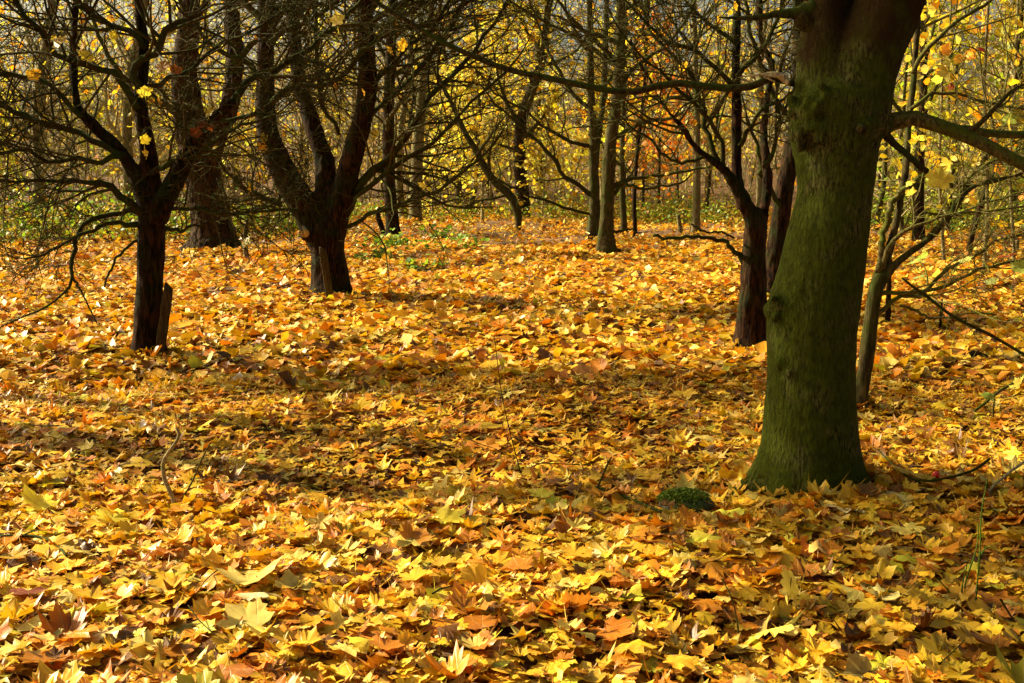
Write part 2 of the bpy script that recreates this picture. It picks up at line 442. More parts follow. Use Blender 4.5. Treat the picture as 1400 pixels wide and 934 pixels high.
def leaf_cloud(pos, size, tilt, tpl, col, rng, curl=1.0):
    Vt, T = tpl; n = len(pos); m = len(Vt)
    S = leaf_shape(Vt, n, size, rng, curl)
    Rm = rots(n, tilt, rng)
    W = np.einsum('nij,nmj->nmi', Rm, S) + pos[:, None, :]
    F = (T[None] + (np.arange(n) * m)[:, None, None]).reshape(-1, 3)
    return W.reshape(-1, 3), F, np.repeat(col, m, 0), np.tile(Vt, (n, 1))

class Cloud:
    def __init__(s): s.V = []; s.F = []; s.C = []; s.U = []; s.n = 0
    def add(s, V, F, C, U):
        s.V.append(V); s.F.append(F + s.n); s.C.append(C); s.U.append(U); s.n += len(V)
    def mesh(s, name, mat, smooth=False):
        return make_mesh(name, np.concatenate(s.V), np.concatenate(s.F), mat, smooth, np.concatenate(s.C), np.concatenate(s.U))

HW = 0.4375 * 1.3
lit = Cloud()
OUT8 = [(0, -0.04), (0.48, 0.02), (0.40, 0.24), (0.64, 0.58), (0, 1.0), (-0.64, 0.58), (-0.40, 0.24), (-0.48, 0.02)]
T20P, T20, T12, T8 = template(OUT28, False, True), template(OUT20), template(OUT12), template(OUT8)
T6, T4 = template(OUT6, lean=True), template(OUT4, lean=True)

def wedge(n, y0, y1, rng):
    y = np.sqrt(rng.uniform(y0 * y0, y1 * y1, n)); x = rng.uniform(-1, 1, n) * (HW * y + 0.6)
    return x, y

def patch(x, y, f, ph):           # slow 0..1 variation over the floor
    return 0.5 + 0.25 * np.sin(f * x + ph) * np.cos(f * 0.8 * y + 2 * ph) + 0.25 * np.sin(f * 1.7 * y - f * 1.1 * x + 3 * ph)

def litter(n, y0, y1, tpl, size, w, zr, tl, curl=1.0):
    x, y = wedge(n, y0, y1, RNG)
    z = gz(x, y) + RNG.uniform(zr[0], zr[1], n) + 0.03 * patch(x, y, 3.0, 1.3)
    s = size * np.clip(np.exp(RNG.normal(-0.04, 0.34, n)), 0.4, 1.75)
    t = np.abs(RNG.normal(0, tl, n))
    c = tints(n, w, RNG)
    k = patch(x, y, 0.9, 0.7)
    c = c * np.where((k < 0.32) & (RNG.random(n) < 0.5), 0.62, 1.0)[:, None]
    lit.add(*leaf_cloud(np.stack([x, y, z], -1), s, t, tpl, c, RNG, curl))

PW_UNDER = np.array([0.08, 0.14, 0.12, 0.03, 0.32, 0.24, 0.02, 0.08])
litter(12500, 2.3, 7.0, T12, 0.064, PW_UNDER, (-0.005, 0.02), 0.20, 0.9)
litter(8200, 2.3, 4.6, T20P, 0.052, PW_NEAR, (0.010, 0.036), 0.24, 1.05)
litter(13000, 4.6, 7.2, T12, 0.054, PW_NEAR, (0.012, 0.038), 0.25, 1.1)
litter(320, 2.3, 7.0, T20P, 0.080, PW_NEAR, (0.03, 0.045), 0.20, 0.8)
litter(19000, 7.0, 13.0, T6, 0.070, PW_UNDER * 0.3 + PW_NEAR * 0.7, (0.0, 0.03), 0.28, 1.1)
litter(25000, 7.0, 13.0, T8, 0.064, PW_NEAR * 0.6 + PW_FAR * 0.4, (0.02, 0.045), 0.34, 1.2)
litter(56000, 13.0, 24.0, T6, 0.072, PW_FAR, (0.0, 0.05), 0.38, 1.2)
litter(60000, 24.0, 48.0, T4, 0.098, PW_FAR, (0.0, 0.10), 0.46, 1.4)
def drift(px, py, r0, n, size, tpl):   # leaves caught against the foot of a trunk
    g = gp(px, py); a = RNG.uniform(0, 2 * math.pi, n); d = r0 * (0.75 + np.abs(RNG.normal(0, 0.55, n)))
    x = g[0] + d * np.cos(a); y = g[1] + 0.8 * r0 + d * np.sin(a)
    z = gz(x, y) + 0.03 + 0.045 * np.exp(-((d - r0) / (0.5 * r0)) ** 2) * RNG.uniform(0.2, 1, n)
    lit.add(*leaf_cloud(np.stack([x, y, z], -1), size * RNG.uniform(.7, 1.4, n), np.abs(RNG.normal(0, .6, n)), tpl, tints(n, PW_NEAR, RNG), RNG, 1.1))
drift(1105, 682, 0.21, 230, 0.075, T20P); drift(205, 494, 0.13, 140, 0.075, T20); drift(452, 412, 0.26, 240, 0.08, T12)
drift(1031, 488, 0.15, 140, 0.075, T20); drift(829, 350, 0.25, 160, 0.09, T6); drift(1176, 575, 0.07, 70, 0.075, T20); drift(293, 352, 0.4, 220, 0.09, T6)
x, y = wedge(2600, 2.3, 9.0, RNG)
lit.add(*leaf_cloud(np.stack([x, y, gz(x, y) + 0.045], -1), RNG.uniform(.03, .075, 2600), np.abs(RNG.normal(0, .7, 2600)), T12, tints(2600, PW_UNDER + 0.3 * PW_NEAR, RNG), RNG, 1.9))
LITTER = tag(link('leaf_litter', lit.mesh('leaf_litter', M_LITTER, True), GROUND), 'carpet of smaller and farther fallen leaves', None, None, 'stuff')

x, y = wedge(420, 2.4, 14.0, RNG); n = len(x); a = RNG.uniform(0, 6.28, n); ln = RNG.uniform(.08, .45, n)
q = np.linspace(-.5, .5, 6)[None]; bend = RNG.normal(0, .25, (n, 1)) * (q * q - .08)
bx = x[:, None] + ln[:, None] * (np.cos(a)[:, None] * q - np.sin(a)[:, None] * bend); by = y[:, None] + ln[:, None] * (np.sin(a)[:, None] * q + np.cos(a)[:, None] * bend)
bz = gz(bx, by) + .045 + RNG.uniform(0, .03, (n, 1)) + q * RNG.normal(0, .05, (n, 1))
bits = Tubes().add(np.stack([bx, by, bz], -1), (RNG.uniform(.0012, .004, (n, 1)) * np.linspace(1, .4, 6)[None]), 5)
tag(link('twig_litter', bits.mesh('twig_litter', M_TWIG), GROUND), 'small broken twigs scattered among the leaves', None, None, 'stuff')

# the leaves that lie largest in view: one object each, fourteen curled shapes shared
TR = template(OUT28, False, True)
leaf_meshes = []
for i in range(14):
    S = leaf_shape(TR[0], 1, np.ones(1), RNG, 1.0)[0]
    leaf_meshes.append(make_mesh('leaf_shape', S, TR[1], M_LEAF, True, None, TR[0]))
tree_leaf_meshes = []
for me in leaf_meshes[:6]:
    c = me.copy(); c.materials.clear(); c.materials.append(M_TREELEAF); tree_leaf_meshes.append(c)

def leaf_object(pos, size, euler, colour, parent, meshes=leaf_meshes, k=None, label=None):
    o = link('leaf', meshes[k if k is not None else random.randrange(len(meshes))], parent, pos)
    o.rotation_euler = euler; o.scale = (size,) * 3; o.color = (*colour, 1)
    if label: o['label'] = label
    return o

def fallen(px, py, size, rx, ry, rz, colour, lift=0.04, label=None, k=None):
    p = gp(px, py); p[2] += lift
    return leaf_object(p, size * 0.70, (rx * 0.8, ry * 0.8, rz), colour, GROUND, k=k, label=label)

# ones that stand out in the photograph
YL, GO, OR, PA, BR, YG, RD = PAL[0], PAL[1], PAL[2], PAL[3], PAL[4], PAL[6], PAL[7]
PALE = (0.80, 0.70, 0.36)
fallen(1052, 888, 0.17, 0.25, 0.5, 1.9, (0.85, 0.72, 0.12), 0.06, 'bright yellow leaf half in the sun, tipped up in front', 2)
fallen(1155, 716, 0.15, 0.35, 0.0, 2.6, PALE, 0.06, 'pale leaf lying flat in front of the mossy trunk', 1)
fallen(1030, 685, 0.14, 1.1, 0.1, 0.2, (0.80, 0.38, 0.03), 0.07, 'orange leaf propped upright against the mossy trunk', 3)
fallen(1132, 672, 0.12, 0.9, 0.1, 0.1, (0.70, 0.56, 0.10), 0.06, 'yellow leaf propped against the foot of the mossy trunk')
fallen(1072, 683, 0.14, 0.6, 0.2, -0.4, PALE, 0.06)
fallen(1238, 694, 0.20, 0.2, -0.1, 0.5, (0.72, 0.60, 0.22), 0.05)
fallen(970, 752, 0.15, 0.5, 0.0, 0.1, (0.60, 0.48, 0.04), 0.05, 'flat olive yellow leaf near the mossy stone', 4)
fallen(905, 752, 0.12, 0.6, 0.1, 2.2, (0.58, 0.24, 0.03), 0.05)
fallen(825, 772, 0.17, 0.2, 0.1, 1.7, PALE, 0.05)
fallen(565, 765, 0.16, 0.3, 0.2, 1.4, (0.74, 0.60, 0.12), 0.06)
fallen(340, 878, 0.17, 0.3, -0.2, 1.0, (0.74, 0.58, 0.14), 0.06)
fallen(350, 838, 0.12, 0.1, 0.4, 2.0, PALE, 0.06)
fallen(55, 715, 0.18, 0.35, 0.1, 1.2, (0.88, 0.74, 0.06), 0.07, 'vivid lemon yellow leaf in the sun patch', 5)
fallen(155, 730, 0.13, 0.5, 0.3, 0.1, (0.88, 0.70, 0.05), 0.06)
fallen(785, 852, 0.14, 0.5, 0.3, 2.9, (0.70, 0.30, 0.04), 0.05)
fallen(640, 845, 0.14, 0.4, 0.2, 0.9, (0.66, 0.25, 0.03), 0.05)
fallen(40, 835, 0.11, 0.2, 0.1, 0.4, (0.22, 0.05, 0.02), 0.06, 'dark maroon leaf among golden ones')
fallen(30, 540, 0.22, 0.35, 0.1, 2.4, (0.70, 0.36, 0.03), 0.07, 'large orange leaf lying alone above the golden carpet')
fallen(1205, 842, 0.15, 0.25, 0.2, 1.1, (0.80, 0.66, 0.22), 0.05)
fallen(1240, 745, 0.14, 0.4, -0.1, 0.3, (0.74, 0.58, 0.12), 0.06)
fallen(1310, 875, 0.17, 0.2, 0.1, 0.7, (0.78, 0.46, 0.04), 0.05)
fallen(1290, 570, 0.13, 0.6, 0.1, 0.0, (0.86, 0.62, 0.04), 0.06)
fallen(505, 905, 0.12, 0.4, 0.2, 1.5, (0.85, 0.66, 0.06), 0.06)
N_STAND = 23
cand = 0
while cand < 300 - N_STAND:
    y = math.sqrt(random.uniform(2.75 ** 2, 4.5 ** 2)); x = random.uniform(-1, 1) * (0.4375 * y + 0.02)
    t = abs(random.gauss(0, 0.24)); a = random.uniform(0, 6.28)
    col = tints(1, PW_NEAR, RNG)[0]
    leaf_object((x, y, float(gz(x, y)) + 0.025 + random.uniform(0.02, 0.05)), 0.058 * min(1.7, max(0.5, math.exp(random.gauss(-.03, 0.32)))),
                (t * math.cos(a), t * math.sin(a), random.uniform(0, 6.28)), col, GROUND)
    cand += 1

# ------------------------------------------------------------------ trees: general machinery
def px_limb(spec, Y0, slope=0.0, ext=0.0, n=22, extdir=None, extup=0.25):
    """spec: [(px,py,width_px)...] traced in the photograph -> points and radii; slope: metres farther per metre along"""
    pts = []; rad = []; Y = Y0; prev = None
    for (px, py, w) in spec:
        if prev is not None:
            Y += slope * math.hypot(px - prev[0], py - prev[1]) * Y0 / FPX
        prev = (px, py)
        pts.append(at(px, py, Y)); rad.append(0.5 * w * mpp(px, py, Y))
    if ext > 0:
        d = nrm((pts[-1] - pts[-2]) if extdir is None else np.array(extdir, float)); p = pts[-1]; r0 = rad[-1]
        for j in range(4):
            d = nrm(d + np.array([RNG.normal(0, .10), RNG.normal(0, .10), extup]))
            p = p + d * ext / 4; pts.append(p); rad.append(max(r0 * (1 - 0.22 * (j + 1)), 0.003))
    P, R = resample(pts, n, rad)
    return P, R

def solid(tubes, voxel, name, mat, lump=0.01, lump_scale=6.0, ridge=0.0, smooth=4, origin=None, extra=None):
    """closed tubes -> one continuous skin (voxel union, smoothed, roughened)"""
    me0 = tubes.mesh('tmp', None)
    o = bpy.data.objects.new('tmp', me0); COL.objects.link(o)
    md = o.modifiers.new('r', 'REMESH'); md.mode = 'VOXEL'; md.voxel_size = voxel
    ms = o.modifiers.new('s', 'SMOOTH'); ms.iterations = smooth; ms.factor = 0.5
    dg = bpy.context.evaluated_depsgraph_get()
    me = bpy.data.meshes.new_from_object(o.evaluated_get(dg))
    bpy.data.objects.remove(o); bpy.data.meshes.remove(me0)
    me.name = name
    nv = len(me.vertices)
    co = np.empty(nv * 3, np.float32); me.vertices.foreach_get('co', co); co = co.reshape(-1, 3)
    no = np.empty(nv * 3, np.float32); me.vertices.foreach_get('normal', no); no = no.reshape(-1, 3)
    d = np.empty(nv)
    for i in range(nv):
        c = co[i]
        h = mnoise.fractal(Vector((c[0] * lump_scale, c[1] * lump_scale, c[2] * lump_scale * 0.5)), 1.0, 2.0, 3) * lump
        if ridge:
            h += ridge * mnoise.fractal(Vector((c[0] * 26, c[1] * 26, c[2] * 4.5)), 1.0, 2.0, 2)
        d[i] = h
    co = co + no * d[:, None]
    if extra is not None: co = extra(co, no)
    if origin is not None: co = co - np.asarray(origin, np.float32)
    me.vertices.foreach_set('co', co.astype(np.float32).ravel())
    me.polygons.foreach_set('use_smooth', np.ones(len(me.polygons), bool))
    me.materials.clear(); me.materials.append(mat)
    me.update()
    return me

def shift_mesh(t, o):
    t.V = [v - np.asarray(o) for v in t.V]; return t

def flare(P, R, amt, h):
    z = P[:, 2] - P[0, 2]
    return R * (1 + amt * np.exp(-np.clip(z, 0, None) / h))

def twig_set(limbs, k1, k2, k3, lf1=(0.25, 0.5), lf2=(0.3, 0.55), lf3=(0.3, 0.6), up=0.05, flat=0.5, tmin=0.12, ang=(35, 65), wig=0.16, rtip=0.0016, s1=4, s2=3, s3=3, rng=RNG):
    """all side branches and twigs growing from these limbs -> Tubes, points of fine twigs"""
    P = np.stack([l[0] for l in limbs]); R = np.stack([l[1] for l in limbs])
    t = Tubes(); tips = []
    P1, R1 = grow(P, R, k1, 9, lf1, ang, tmin, 0.98, wig, up, flat, 0.5, rng, 0.25, rtip)
    L = np.linalg.norm(np.diff(P, axis=1), axis=2).sum(1); keep = rng.random(len(P1)) < np.clip(L / max(L.max() * 0.75, 1e-6), 0.05, 1).repeat(k1) ** 1.3
    P1, R1 = P1[keep], R1[keep]; t.add(P1, R1, s1)
    P2, R2 = grow(P1, R1, k2, 6, lf2, (30, 65), 0.15, 0.98, wig, up, flat, 0.6, rng, 0.12, rtip); t.add(P2, R2, s2)
    tips.append(P2[:, 3:].reshape(-1, 3))
    if k3:
        P3, R3 = grow(P2, R2, k3, 4, lf3, (25, 65), 0.15, 0.98, wig, up, flat, 0.7, rng, 0.08, rtip); t.add(P3, R3, s3)
        tips.append(P3[:, 1:].reshape(-1, 3))
    return t, np.concatenate(tips)

def hang_leaves(root, base, spots, n, cols, size=0.11):
    """single leaves still hanging on the twigs"""
    for p in spots[RNG.choice(len(spots), n, replace=False)]:
        c = cols[random.randrange(len(cols))]
        q = p - np.asarray(base) - np.array([0, 0, 0.03]); size_k = 0.75
        leaf_object(q, size * size_k * random.uniform(0.6, 1.1), (random.uniform(0.9, 2.2), random.uniform(-0.5, 0.5), random.uniform(0, 6.28)), c, root, tree_leaf_meshes)

def in_view(P, m=0.0):
    d = P - np.array([0, 0, EYE])
    dep = d[:, 1] * CP - d[:, 2] * SP
    xx = 700 + FPX * d[:, 0] / dep; yy = 467 - FPX * (d[:, 1] * SP + d[:, 2] * CP) / dep
    return (xx > -m) & (xx < 1400 + m) & (yy > -m) & (yy < 934 + m) & (dep > 0)

def hero(base_px, label, trunk, limbs, twigs, mats, voxel=0.02, ridge=0.006, lump=0.012, leaves=0, leafcols=(), group=None, name='tree', Yback=0.0, Y=None, fl=(0.35, 0.12), blobs=(), flare_lobes=True, leafsize=0.11):
    """trunk: list of (spec, slope, ext) fused into one skin; limbs: list of (spec, slope, ext) each a branch of its own"""
    g = gp(*base_px); Y0 = (g[1] if Y is None else Y) + Yback
    if Y is not None:
        g = at(base_px[0], base_px[1], Y0); g[2] = float(gz(g[0], g[1]))
    base = np.array([g[0], Y0, float(gz(g[0], Y0))])
    root = empty(name, base, label, 'tree', group)
    tb = Tubes(); allb = []
    for j, (spec, slope, ext) in enumerate(trunk):
        P, R = px_limb(spec, Y0, slope, ext, 34)
        if j == 0:
            R = flare(P, R, *fl)
            P = np.vstack([P[:1] - (P[1] - P[0]) * 0.0 - np.array([[0, 0, 0.12]]), P]); R = np.concatenate([R[:1] * 1.1, R])
            P, R = resample(P, 34, R)
        tb.add(P, R, 14, True)
        allb.append((P, R, ext))
    for (px, py, wpx, dy, sq) in blobs:
        tb.blob(at(px, py, Y0 + dy), wpx * mpp(px, py, Y0), 12, sq)
    rootdirs = RNG.uniform(0, 6.28, 5)
    def lobes(co, no):
        d = co - base; z = np.clip(d[:, 2], -0.05, None); a = np.arctan2(d[:, 1], d[:, 0]); rr = np.hypot(d[:, 0], d[:, 1])
        f = np.zeros(len(co))
        for q in rootdirs: f += np.exp(-((np.angle(np.exp(1j * (a - q)))) / 0.33) ** 2)
        k = 0.30 * f * np.exp(-z / (fl[1] * 1.3)) * (rr < 1.0)
        co = co.copy(); co[:, 0] += d[:, 0] * k; co[:, 1] += d[:, 1] * k
        return co
    me = solid(tb, voxel, 'trunk', mats[0], lump, 6.0, ridge, 3, base, lobes if flare_lobes else None)
    link('trunk', me, root)
    lim = []
    for spec, slope, ext in limbs:
        P, R = px_limb(spec, Y0, slope, ext, 22)
        R = np.maximum(R, 0.0025)
        jit = RNG.normal(0, 1, P.shape) * np.clip(R * 0.5, 0, 0.012)[:, None]; jit[0] = 0
        P = P + jit
        lim.append((P, R, ext))
        t = Tubes().add(P, R, 8, True); shift_mesh(t, base)
        link('branch', t.mesh('branch', mats[1]), root)
    src = [(resample(l[0], 22)[0], np.interp(np.linspace(0, 1, 22), np.linspace(0, 1, len(l[1])), l[1])) for l in lim if l[2] > 0]
    # off the fused limbs the twigs start higher up
    for (P, R, ext) in allb[1:] if len(allb) > 1 else allb:
        if ext <= 0: continue
        k = len(P) // 3
        src.append((resample(P[k:], 22)[0], np.interp(np.linspace(0, 1, 22), np.linspace(0, 1, len(R) - k), R[k:])))
    if len(allb) == 1 and not lim:
        pass
    t, tips = twig_set(src, **twigs)
    shift_mesh(t, base)
    tag(link('twigs', t.mesh('twigs', mats[2]), root), None, None, None, 'stuff')
    if leaves:
        v = tips[in_view(tips)]
        if len(v) > leaves: hang_leaves(root, base, v, leaves, leafcols, leafsize)
    return root, base, tips

WARM = [(0.80, 0.50, 0.04), (0.70, 0.36, 0.03), (0.75, 0.62, 0.08), (0.66, 0.54, 0.06), (0.80, 0.66, 0.12)]

# ------------------------------------------------------------------ the big mossy tree on the right
def build_big_tree():
    g = gp(1106, 686); Y0 = g[1] + 0.14
    base = np.array([g[0], Y0, float(gz(g[0], Y0))])
    root = empty('tree', base, 'thick mossy maple trunk in the right foreground, forking at the top edge', 'tree')
    tb = Tubes()
    tr = [(1102, 715, 158), (1103, 680, 146), (1104, 650, 137), (1106, 600, 127), (1109, 500, 118), (1112, 430, 124), (1127, 350, 112), (1142, 262, 101), (1143, 205, 114), (1147, 140, 128), (1150, 115, 100), (1152, 100, 50)]
    P, R = px_limb(tr, Y0, 0.0, 0, 60); tb.add(P, R, 28, True)
    P, R = px_limb([(1140, 160, 98), (1127, 85, 74), (1124, 40, 58), (1130, 0, 52), (1135, -60, 46)], Y0, 0.05, 2.2, 30); tb.add(P, R, 18, True); f1 = (P, R)
    P, R = px_limb([(1158, 170, 110), (1180, 85, 96), (1201, 40, 86), (1216, 0, 100), (1245, -70, 82)], Y0, -0.05, 2.4, 30); tb.add(P, R, 18, True); f2 = (P, R)
    P, R = px_limb([(1150, 150, 50), (1150, 80, 40), (1152, 20, 36), (1156, -70, 30)], Y0 + 0.15, 0.05, 2.0, 30); tb.add(P, R, 16, True)
    # burrs and the collars of branches
    burrs = [(1057, 424, 15, -0.02), (1062, 415, 14, -0.06), (1095, 182, 17, -0.09), (1088, 150, 12, -0.05), (1180, 172, 20, -0.12), (1205, 170, 18, -0.02), (1098, 28, 13, -0.02), (1100, 115, 14, -0.02), (1080, 510, 7, -0.13), (1066, 497, 8, -0.1)]
    for _ in range(70):
        py = random.gauss(158, 17); px = random.uniform(1080, 1206); q = (px - 1143) / 66.0
        burrs.append((px, py, random.uniform(4, 8.5), -0.16 * math.sqrt(max(0, 1 - q * q)) - 0.0))
    for _ in range(14):
        burrs.append((random.uniform(1050, 1075), random.gauss(424, 12), random.uniform(3, 6), random.uniform(-.12, -.03)))
    for (px, py, w, dy) in burrs:
        tb.blob(at(px, py, Y0 + dy), w * mpp(px, py, Y0), 12)
    def lobes(co, no):
        d = co - base; z = np.clip(d[:, 2], -0.05, None); a = np.arctan2(d[:, 1], d[:, 0])
        f = np.zeros(len(co))
        for q, s in ((3.3, 1.5), (-0.15, 0.7), (-1.45, 0.25), (1.2, 0.8), (-2.3, 0.4)):
            f += s * np.exp(-((np.angle(np.exp(1j * (a - q)))) / 0.36) ** 2)
        k = 0.55 * f * np.exp(-z / 0.10)
        co = co.copy(); co[:, 0] += d[:, 0] * k; co[:, 1] += d[:, 1] * k
        # wrinkled collar under the fork and around the burrs
        h = np.empty(len(co))
        for i in range(len(co)):
            c = co[i]; zz = c[2] - EYE
            h[i] = mnoise.noise(Vector((c[0] * 38, c[1] * 38, c[2] * 34)))
        w = np.exp(-((d[:, 2] - 1.46) / 0.13) ** 2) + 0.8 * np.exp(-((d[:, 2] - 0.83) / 0.05) ** 2) * (d[:, 0] < 0)
        co += no * (h * w * 0.013)[:, None]
        return co
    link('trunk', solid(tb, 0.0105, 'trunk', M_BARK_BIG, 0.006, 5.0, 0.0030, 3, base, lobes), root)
    def br(spec, slope, ext, mat=M_LIMB, name='branch', sides=10, label=None, dy=0.0):
        P, R = px_limb(spec, Y0 + dy, slope, ext, 30)
        P = P + RNG.normal(0, 1, P.shape) * np.clip(R * 0.10, 0, 0.003)[:, None]
        t = Tubes().add(P, R, sides, True); shift_mesh(t, base)
        o = link(name, t.mesh(name, mat), root)
        if label: o['label'] = label
        return P, R
    L1 = br([(1088, 116, 9), (1055, 106, 10), (1039, 115, 11), (1014, 121, 10.5), (975, 119, 10), (926, 114, 10), (921, 113, 10.5), (870, 124, 9.5), (844, 125, 9), (795, 117, 9), (754, 108, 8.5), (718, 101, 8), (677, 89, 8), (641, 75, 7.5), (600, 55, 7), (577, 41, 6.5), (547, 23, 6), (521, 9, 6), (500, -8, 5)], 0.06, 0.9, M_LIMB, label='long mossy branch reaching left across the picture')
    L2 = br([(1112, 12, 26), (1090, 17, 17), (1060, 20, 10), (1024, 25, 7), (983, 24, 2)], -0.05, 0, M_LIMB)
    L3 = br([(1195, 172, 32), (1214, 167, 27), (1235, 164, 23), (1261, 164, 21), (1286, 172, 20), (1320, 186, 19), (1358, 203, 18), (1410, 228, 17)], -0.15, 1.6, M_LIMB_LIT)
    L4 = br([(1286, 170, 13), (1310, 176, 12), (1333, 181, 12), (1365, 183, 11), (1410, 182, 11)], 0.25, 1.6, M_LIMB_LIT)
    L5 = br([(1205, 178, 14), (1222, 196, 9.5), (1240, 211, 8.5), (1256, 226, 8.5), (1268, 235, 8)], 0.1, 0, M_LIMB)
    br([(1080, 114, 12), (1070, 106, 10), (1058, 101, 7), (1040, 102, 3), (1010, 106, 1)], -0.05, 0, M_SPLINTER, 'splintered_stub', 7, 'pale splintered stub of a broken branch', -0.02)
    br([(1060, 112, 2), (1045, 104, 3), (1072, 104, 6)], 0, 0, M_SPLINTER, 'splinter', 5, None, -0.03)
    # sawn round knob
    P = np.array([at(1178, 172, Y0 - 0.13), at(1178, 177, Y0 - 0.19)]); r = 8.5 * mpp(1178, 177, Y0 - 0.2)
    Pk = np.vstack([P[0], P[0] * .3 + P[1] * .7, P[1]])
    t = Tubes().add(Pk, np.array([r * 1.25, r * 0.95, r * 0.72]), 12, True); shift_mesh(t, base)
    link('sawn_stub', t.mesh('sawn_stub', M_BARK_MID), root)
    src = [resample(l[0], 22)[0:1] + (np.interp(np.linspace(0, 1, 22), np.linspace(0, 1, len(l[1])), l[1]),) for l in (L3, L4)]
    t, tips = twig_set(src, 7, 4, 3, (0.08, 0.2), flat=0.6)
    shift_mesh(t, base); tag(link('twigs', t.mesh('twigs', M_TWIG), root), None, None, None, 'stuff')
    # crown above the frame
    src = [(resample(f[0][8:], 22)[0], np.interp(np.linspace(0, 1, 22), np.linspace(0, 1, len(f[1]) - 8), f[1][8:])) for f in (f1, f2)]
    t, _ = twig_set(src, 14, 6, 3, (0.4, 0.7), up=0.10, tmin=0.3)
    shift_mesh(t, base); tag(link('crown', t.mesh('crown', M_TWIG), root), None, None, None, 'stuff')
    # moss on the root at the left of the foot
    P0 = at(1034, 672, Y0 - 0.06); n = 500
    a = RNG.normal(0, 1, (n, 3)) * np.array([0.035, 0.03, 0.008]) + P0
    a[:, 2] = np.maximum(a[:, 2], gz(a[:, 0], a[:, 1]) + 0.015)
    c = tints(n, np.array([1., 1.]), RNG, np.array([(0.05, 0.11, 0.01), (0.09, 0.16, 0.015)]))
    cl = Cloud(); cl.add(*leaf_cloud(a - base, np.full(n, 0.009), RNG.uniform(0.0, 1.2, n), T4, c, RNG))
    tag(link('moss', cl.mesh('moss', M_GREEN), root), 'bright green moss on the root flare', None, None, 'stuff')
    # single leaves caught on the branches at the right
    for (px, py, w, col, eu) in ((1284, 246, 44, (0.80, 0.70, 0.10), (1.35, 0.2, -0.3)), (1300, 85, 34, (0.82, 0.70, 0.16), (1.0, 0.3, 1.3)), (1296, 100, 38, (0.82, 0.68, 0.16), (1.1, 0.2, 1.6)), (1292, 70, 22, (0.62, 0.26, 0.03), (1.3, 0.4, 0.2)),
                                  (1342, 68, 12, (0.45, 0.06, 0.02), (1.2, 0.1, 0.3)), (1300, 119, 14, (0.48, 0.09, 0.02), (1.4, 0.2, 2.0))):
        Yl = Y0 + 0.15
        leaf_object(at(px, py, Yl) - base, w * mpp(px, py, Yl) / 1.45, eu, col, root, tree_leaf_meshes)
    return Y0
Y_BIG = build_big_tree()

# ------------------------------------------------------------------ left tree with its stake
DARKM = (M_BARK_DARK, M_LIMB, M_TWIG)
A_tr = [([(204, 496, 42), (203, 440, 38), (205, 380, 36), (207, 330, 37), (208, 290, 40), (206, 255, 30), (204, 215, 24), (196, 170, 21), (191, 140, 19), (195, 100, 17), (197, 60, 15), (191, 20, 14), (187, -20, 13)], 0.03, 1.6),
        ([(214, 300, 32), (222, 280, 30), (240, 245, 27), (258, 210, 24), (275, 180, 19), (295, 160, 15), (320, 138, 12)], -0.15, 0),
        ([(203, 290, 30), (194, 260, 24), (180, 230, 20), (162, 203, 18), (132, 176, 16), (108, 150, 13), (102, 120, 11), (100, 70, 10), (102, 30, 9), (104, -15, 8)], 0.12, 1.3)]
A_lm = [([(318, 140, 12), (335, 120, 10), (351, 105, 9.5), (385, 91, 8.5), (412, 74, 8), (440, 50, 7), (470, 30, 6), (500, -10, 5)], 0.05, 0.6),
        ([(193, 120, 12), (178, 94, 10), (196, 85, 10), (213, 75, 10), (224, 54, 10), (242, 33, 9), (272, 18, 8), (292, -8, 7)], -0.2, 0.9),
        ([(188, 150, 12), (172, 118, 10), (164, 103, 10), (145, 95, 9), (118, 86, 9), (95, 83, 9), (79, 76, 8), (62, 52, 8), (35, 22, 7), (12, -8, 6)], -0.25, 0.9),
        ([(170, 214, 10), (150, 200, 9), (128, 192, 8), (105, 180, 8), (87, 177, 8), (55, 166, 8), (33, 159, 8), (15, 148, 7), (-15, 132, 6)], 0.3, 0.8),
        ([(190, 288, 12), (175, 276, 10), (160, 264, 10), (144, 254, 9), (125, 250, 7), (111, 250, 6), (85, 248, 5), (60, 249, 5), (20, 248, 4), (-15, 244, 4)], -0.2, 0.6),
        ([(190, 290, 10), (160, 291, 7), (135, 296, 7), (116, 308, 6), (102, 321, 6), (99, 346, 6), (97, 376, 5), (93, 392, 4), (80, 408, 3), (60, 420, 3), (30, 434, 2.5), (0, 446, 2)], -0.3, 0),
        ([(99, 378, 4), (108, 394, 3), (118, 412, 2.5), (132, 442, 2)], -0.2, 0),
        ([(190, 307, 9), (165, 306, 6), (144, 308, 5), (118, 319, 5), (92, 330, 4), (70, 342, 4), (50, 352, 3)], -0.45, 0.2),
        ([(225, 288, 6), (250, 287, 5), (273, 284, 4.5), (290, 290, 4), (310, 293, 4), (335, 291, 3.5), (362, 284, 3)], -0.2, 0.3),
        ([(226, 312, 7), (240, 314, 5), (250, 319, 4), (258, 311, 4), (282, 306, 3)], -0.2, 0.2),
        ([(198, 320, 6), (180, 334, 4), (162, 349, 4), (152, 368, 3.5), (146, 380, 3), (143, 393, 2.5)], -0.25, 0),
        ([(205, 240, 9), (235, 222, 7), (262, 214, 6), (300, 190, 5), (335, 170, 4), (370, 160, 3)], -0.5, 0.4),
        ([(168, 213, 9), (140, 222, 7), (110, 214, 6), (70, 222, 5), (30, 205, 5), (-15, 214, 4)], -0.35, 0.6),
        ([(112, 160, 8), (85, 132, 7), (58, 112, 6), (25, 104, 5), (-15, 100, 5)], 0.2, 0.8),
        ([(196, 66, 9), (170, 40, 8), (140, 28, 7), (110, 8, 6), (90, -15, 5)], 0.2, 0.9),
        ([(192, 130, 8), (225, 108, 7), (262, 95, 6), (300, 60, 5), (340, 45, 4), (380, 20, 4)], 0.3, 0.5)]
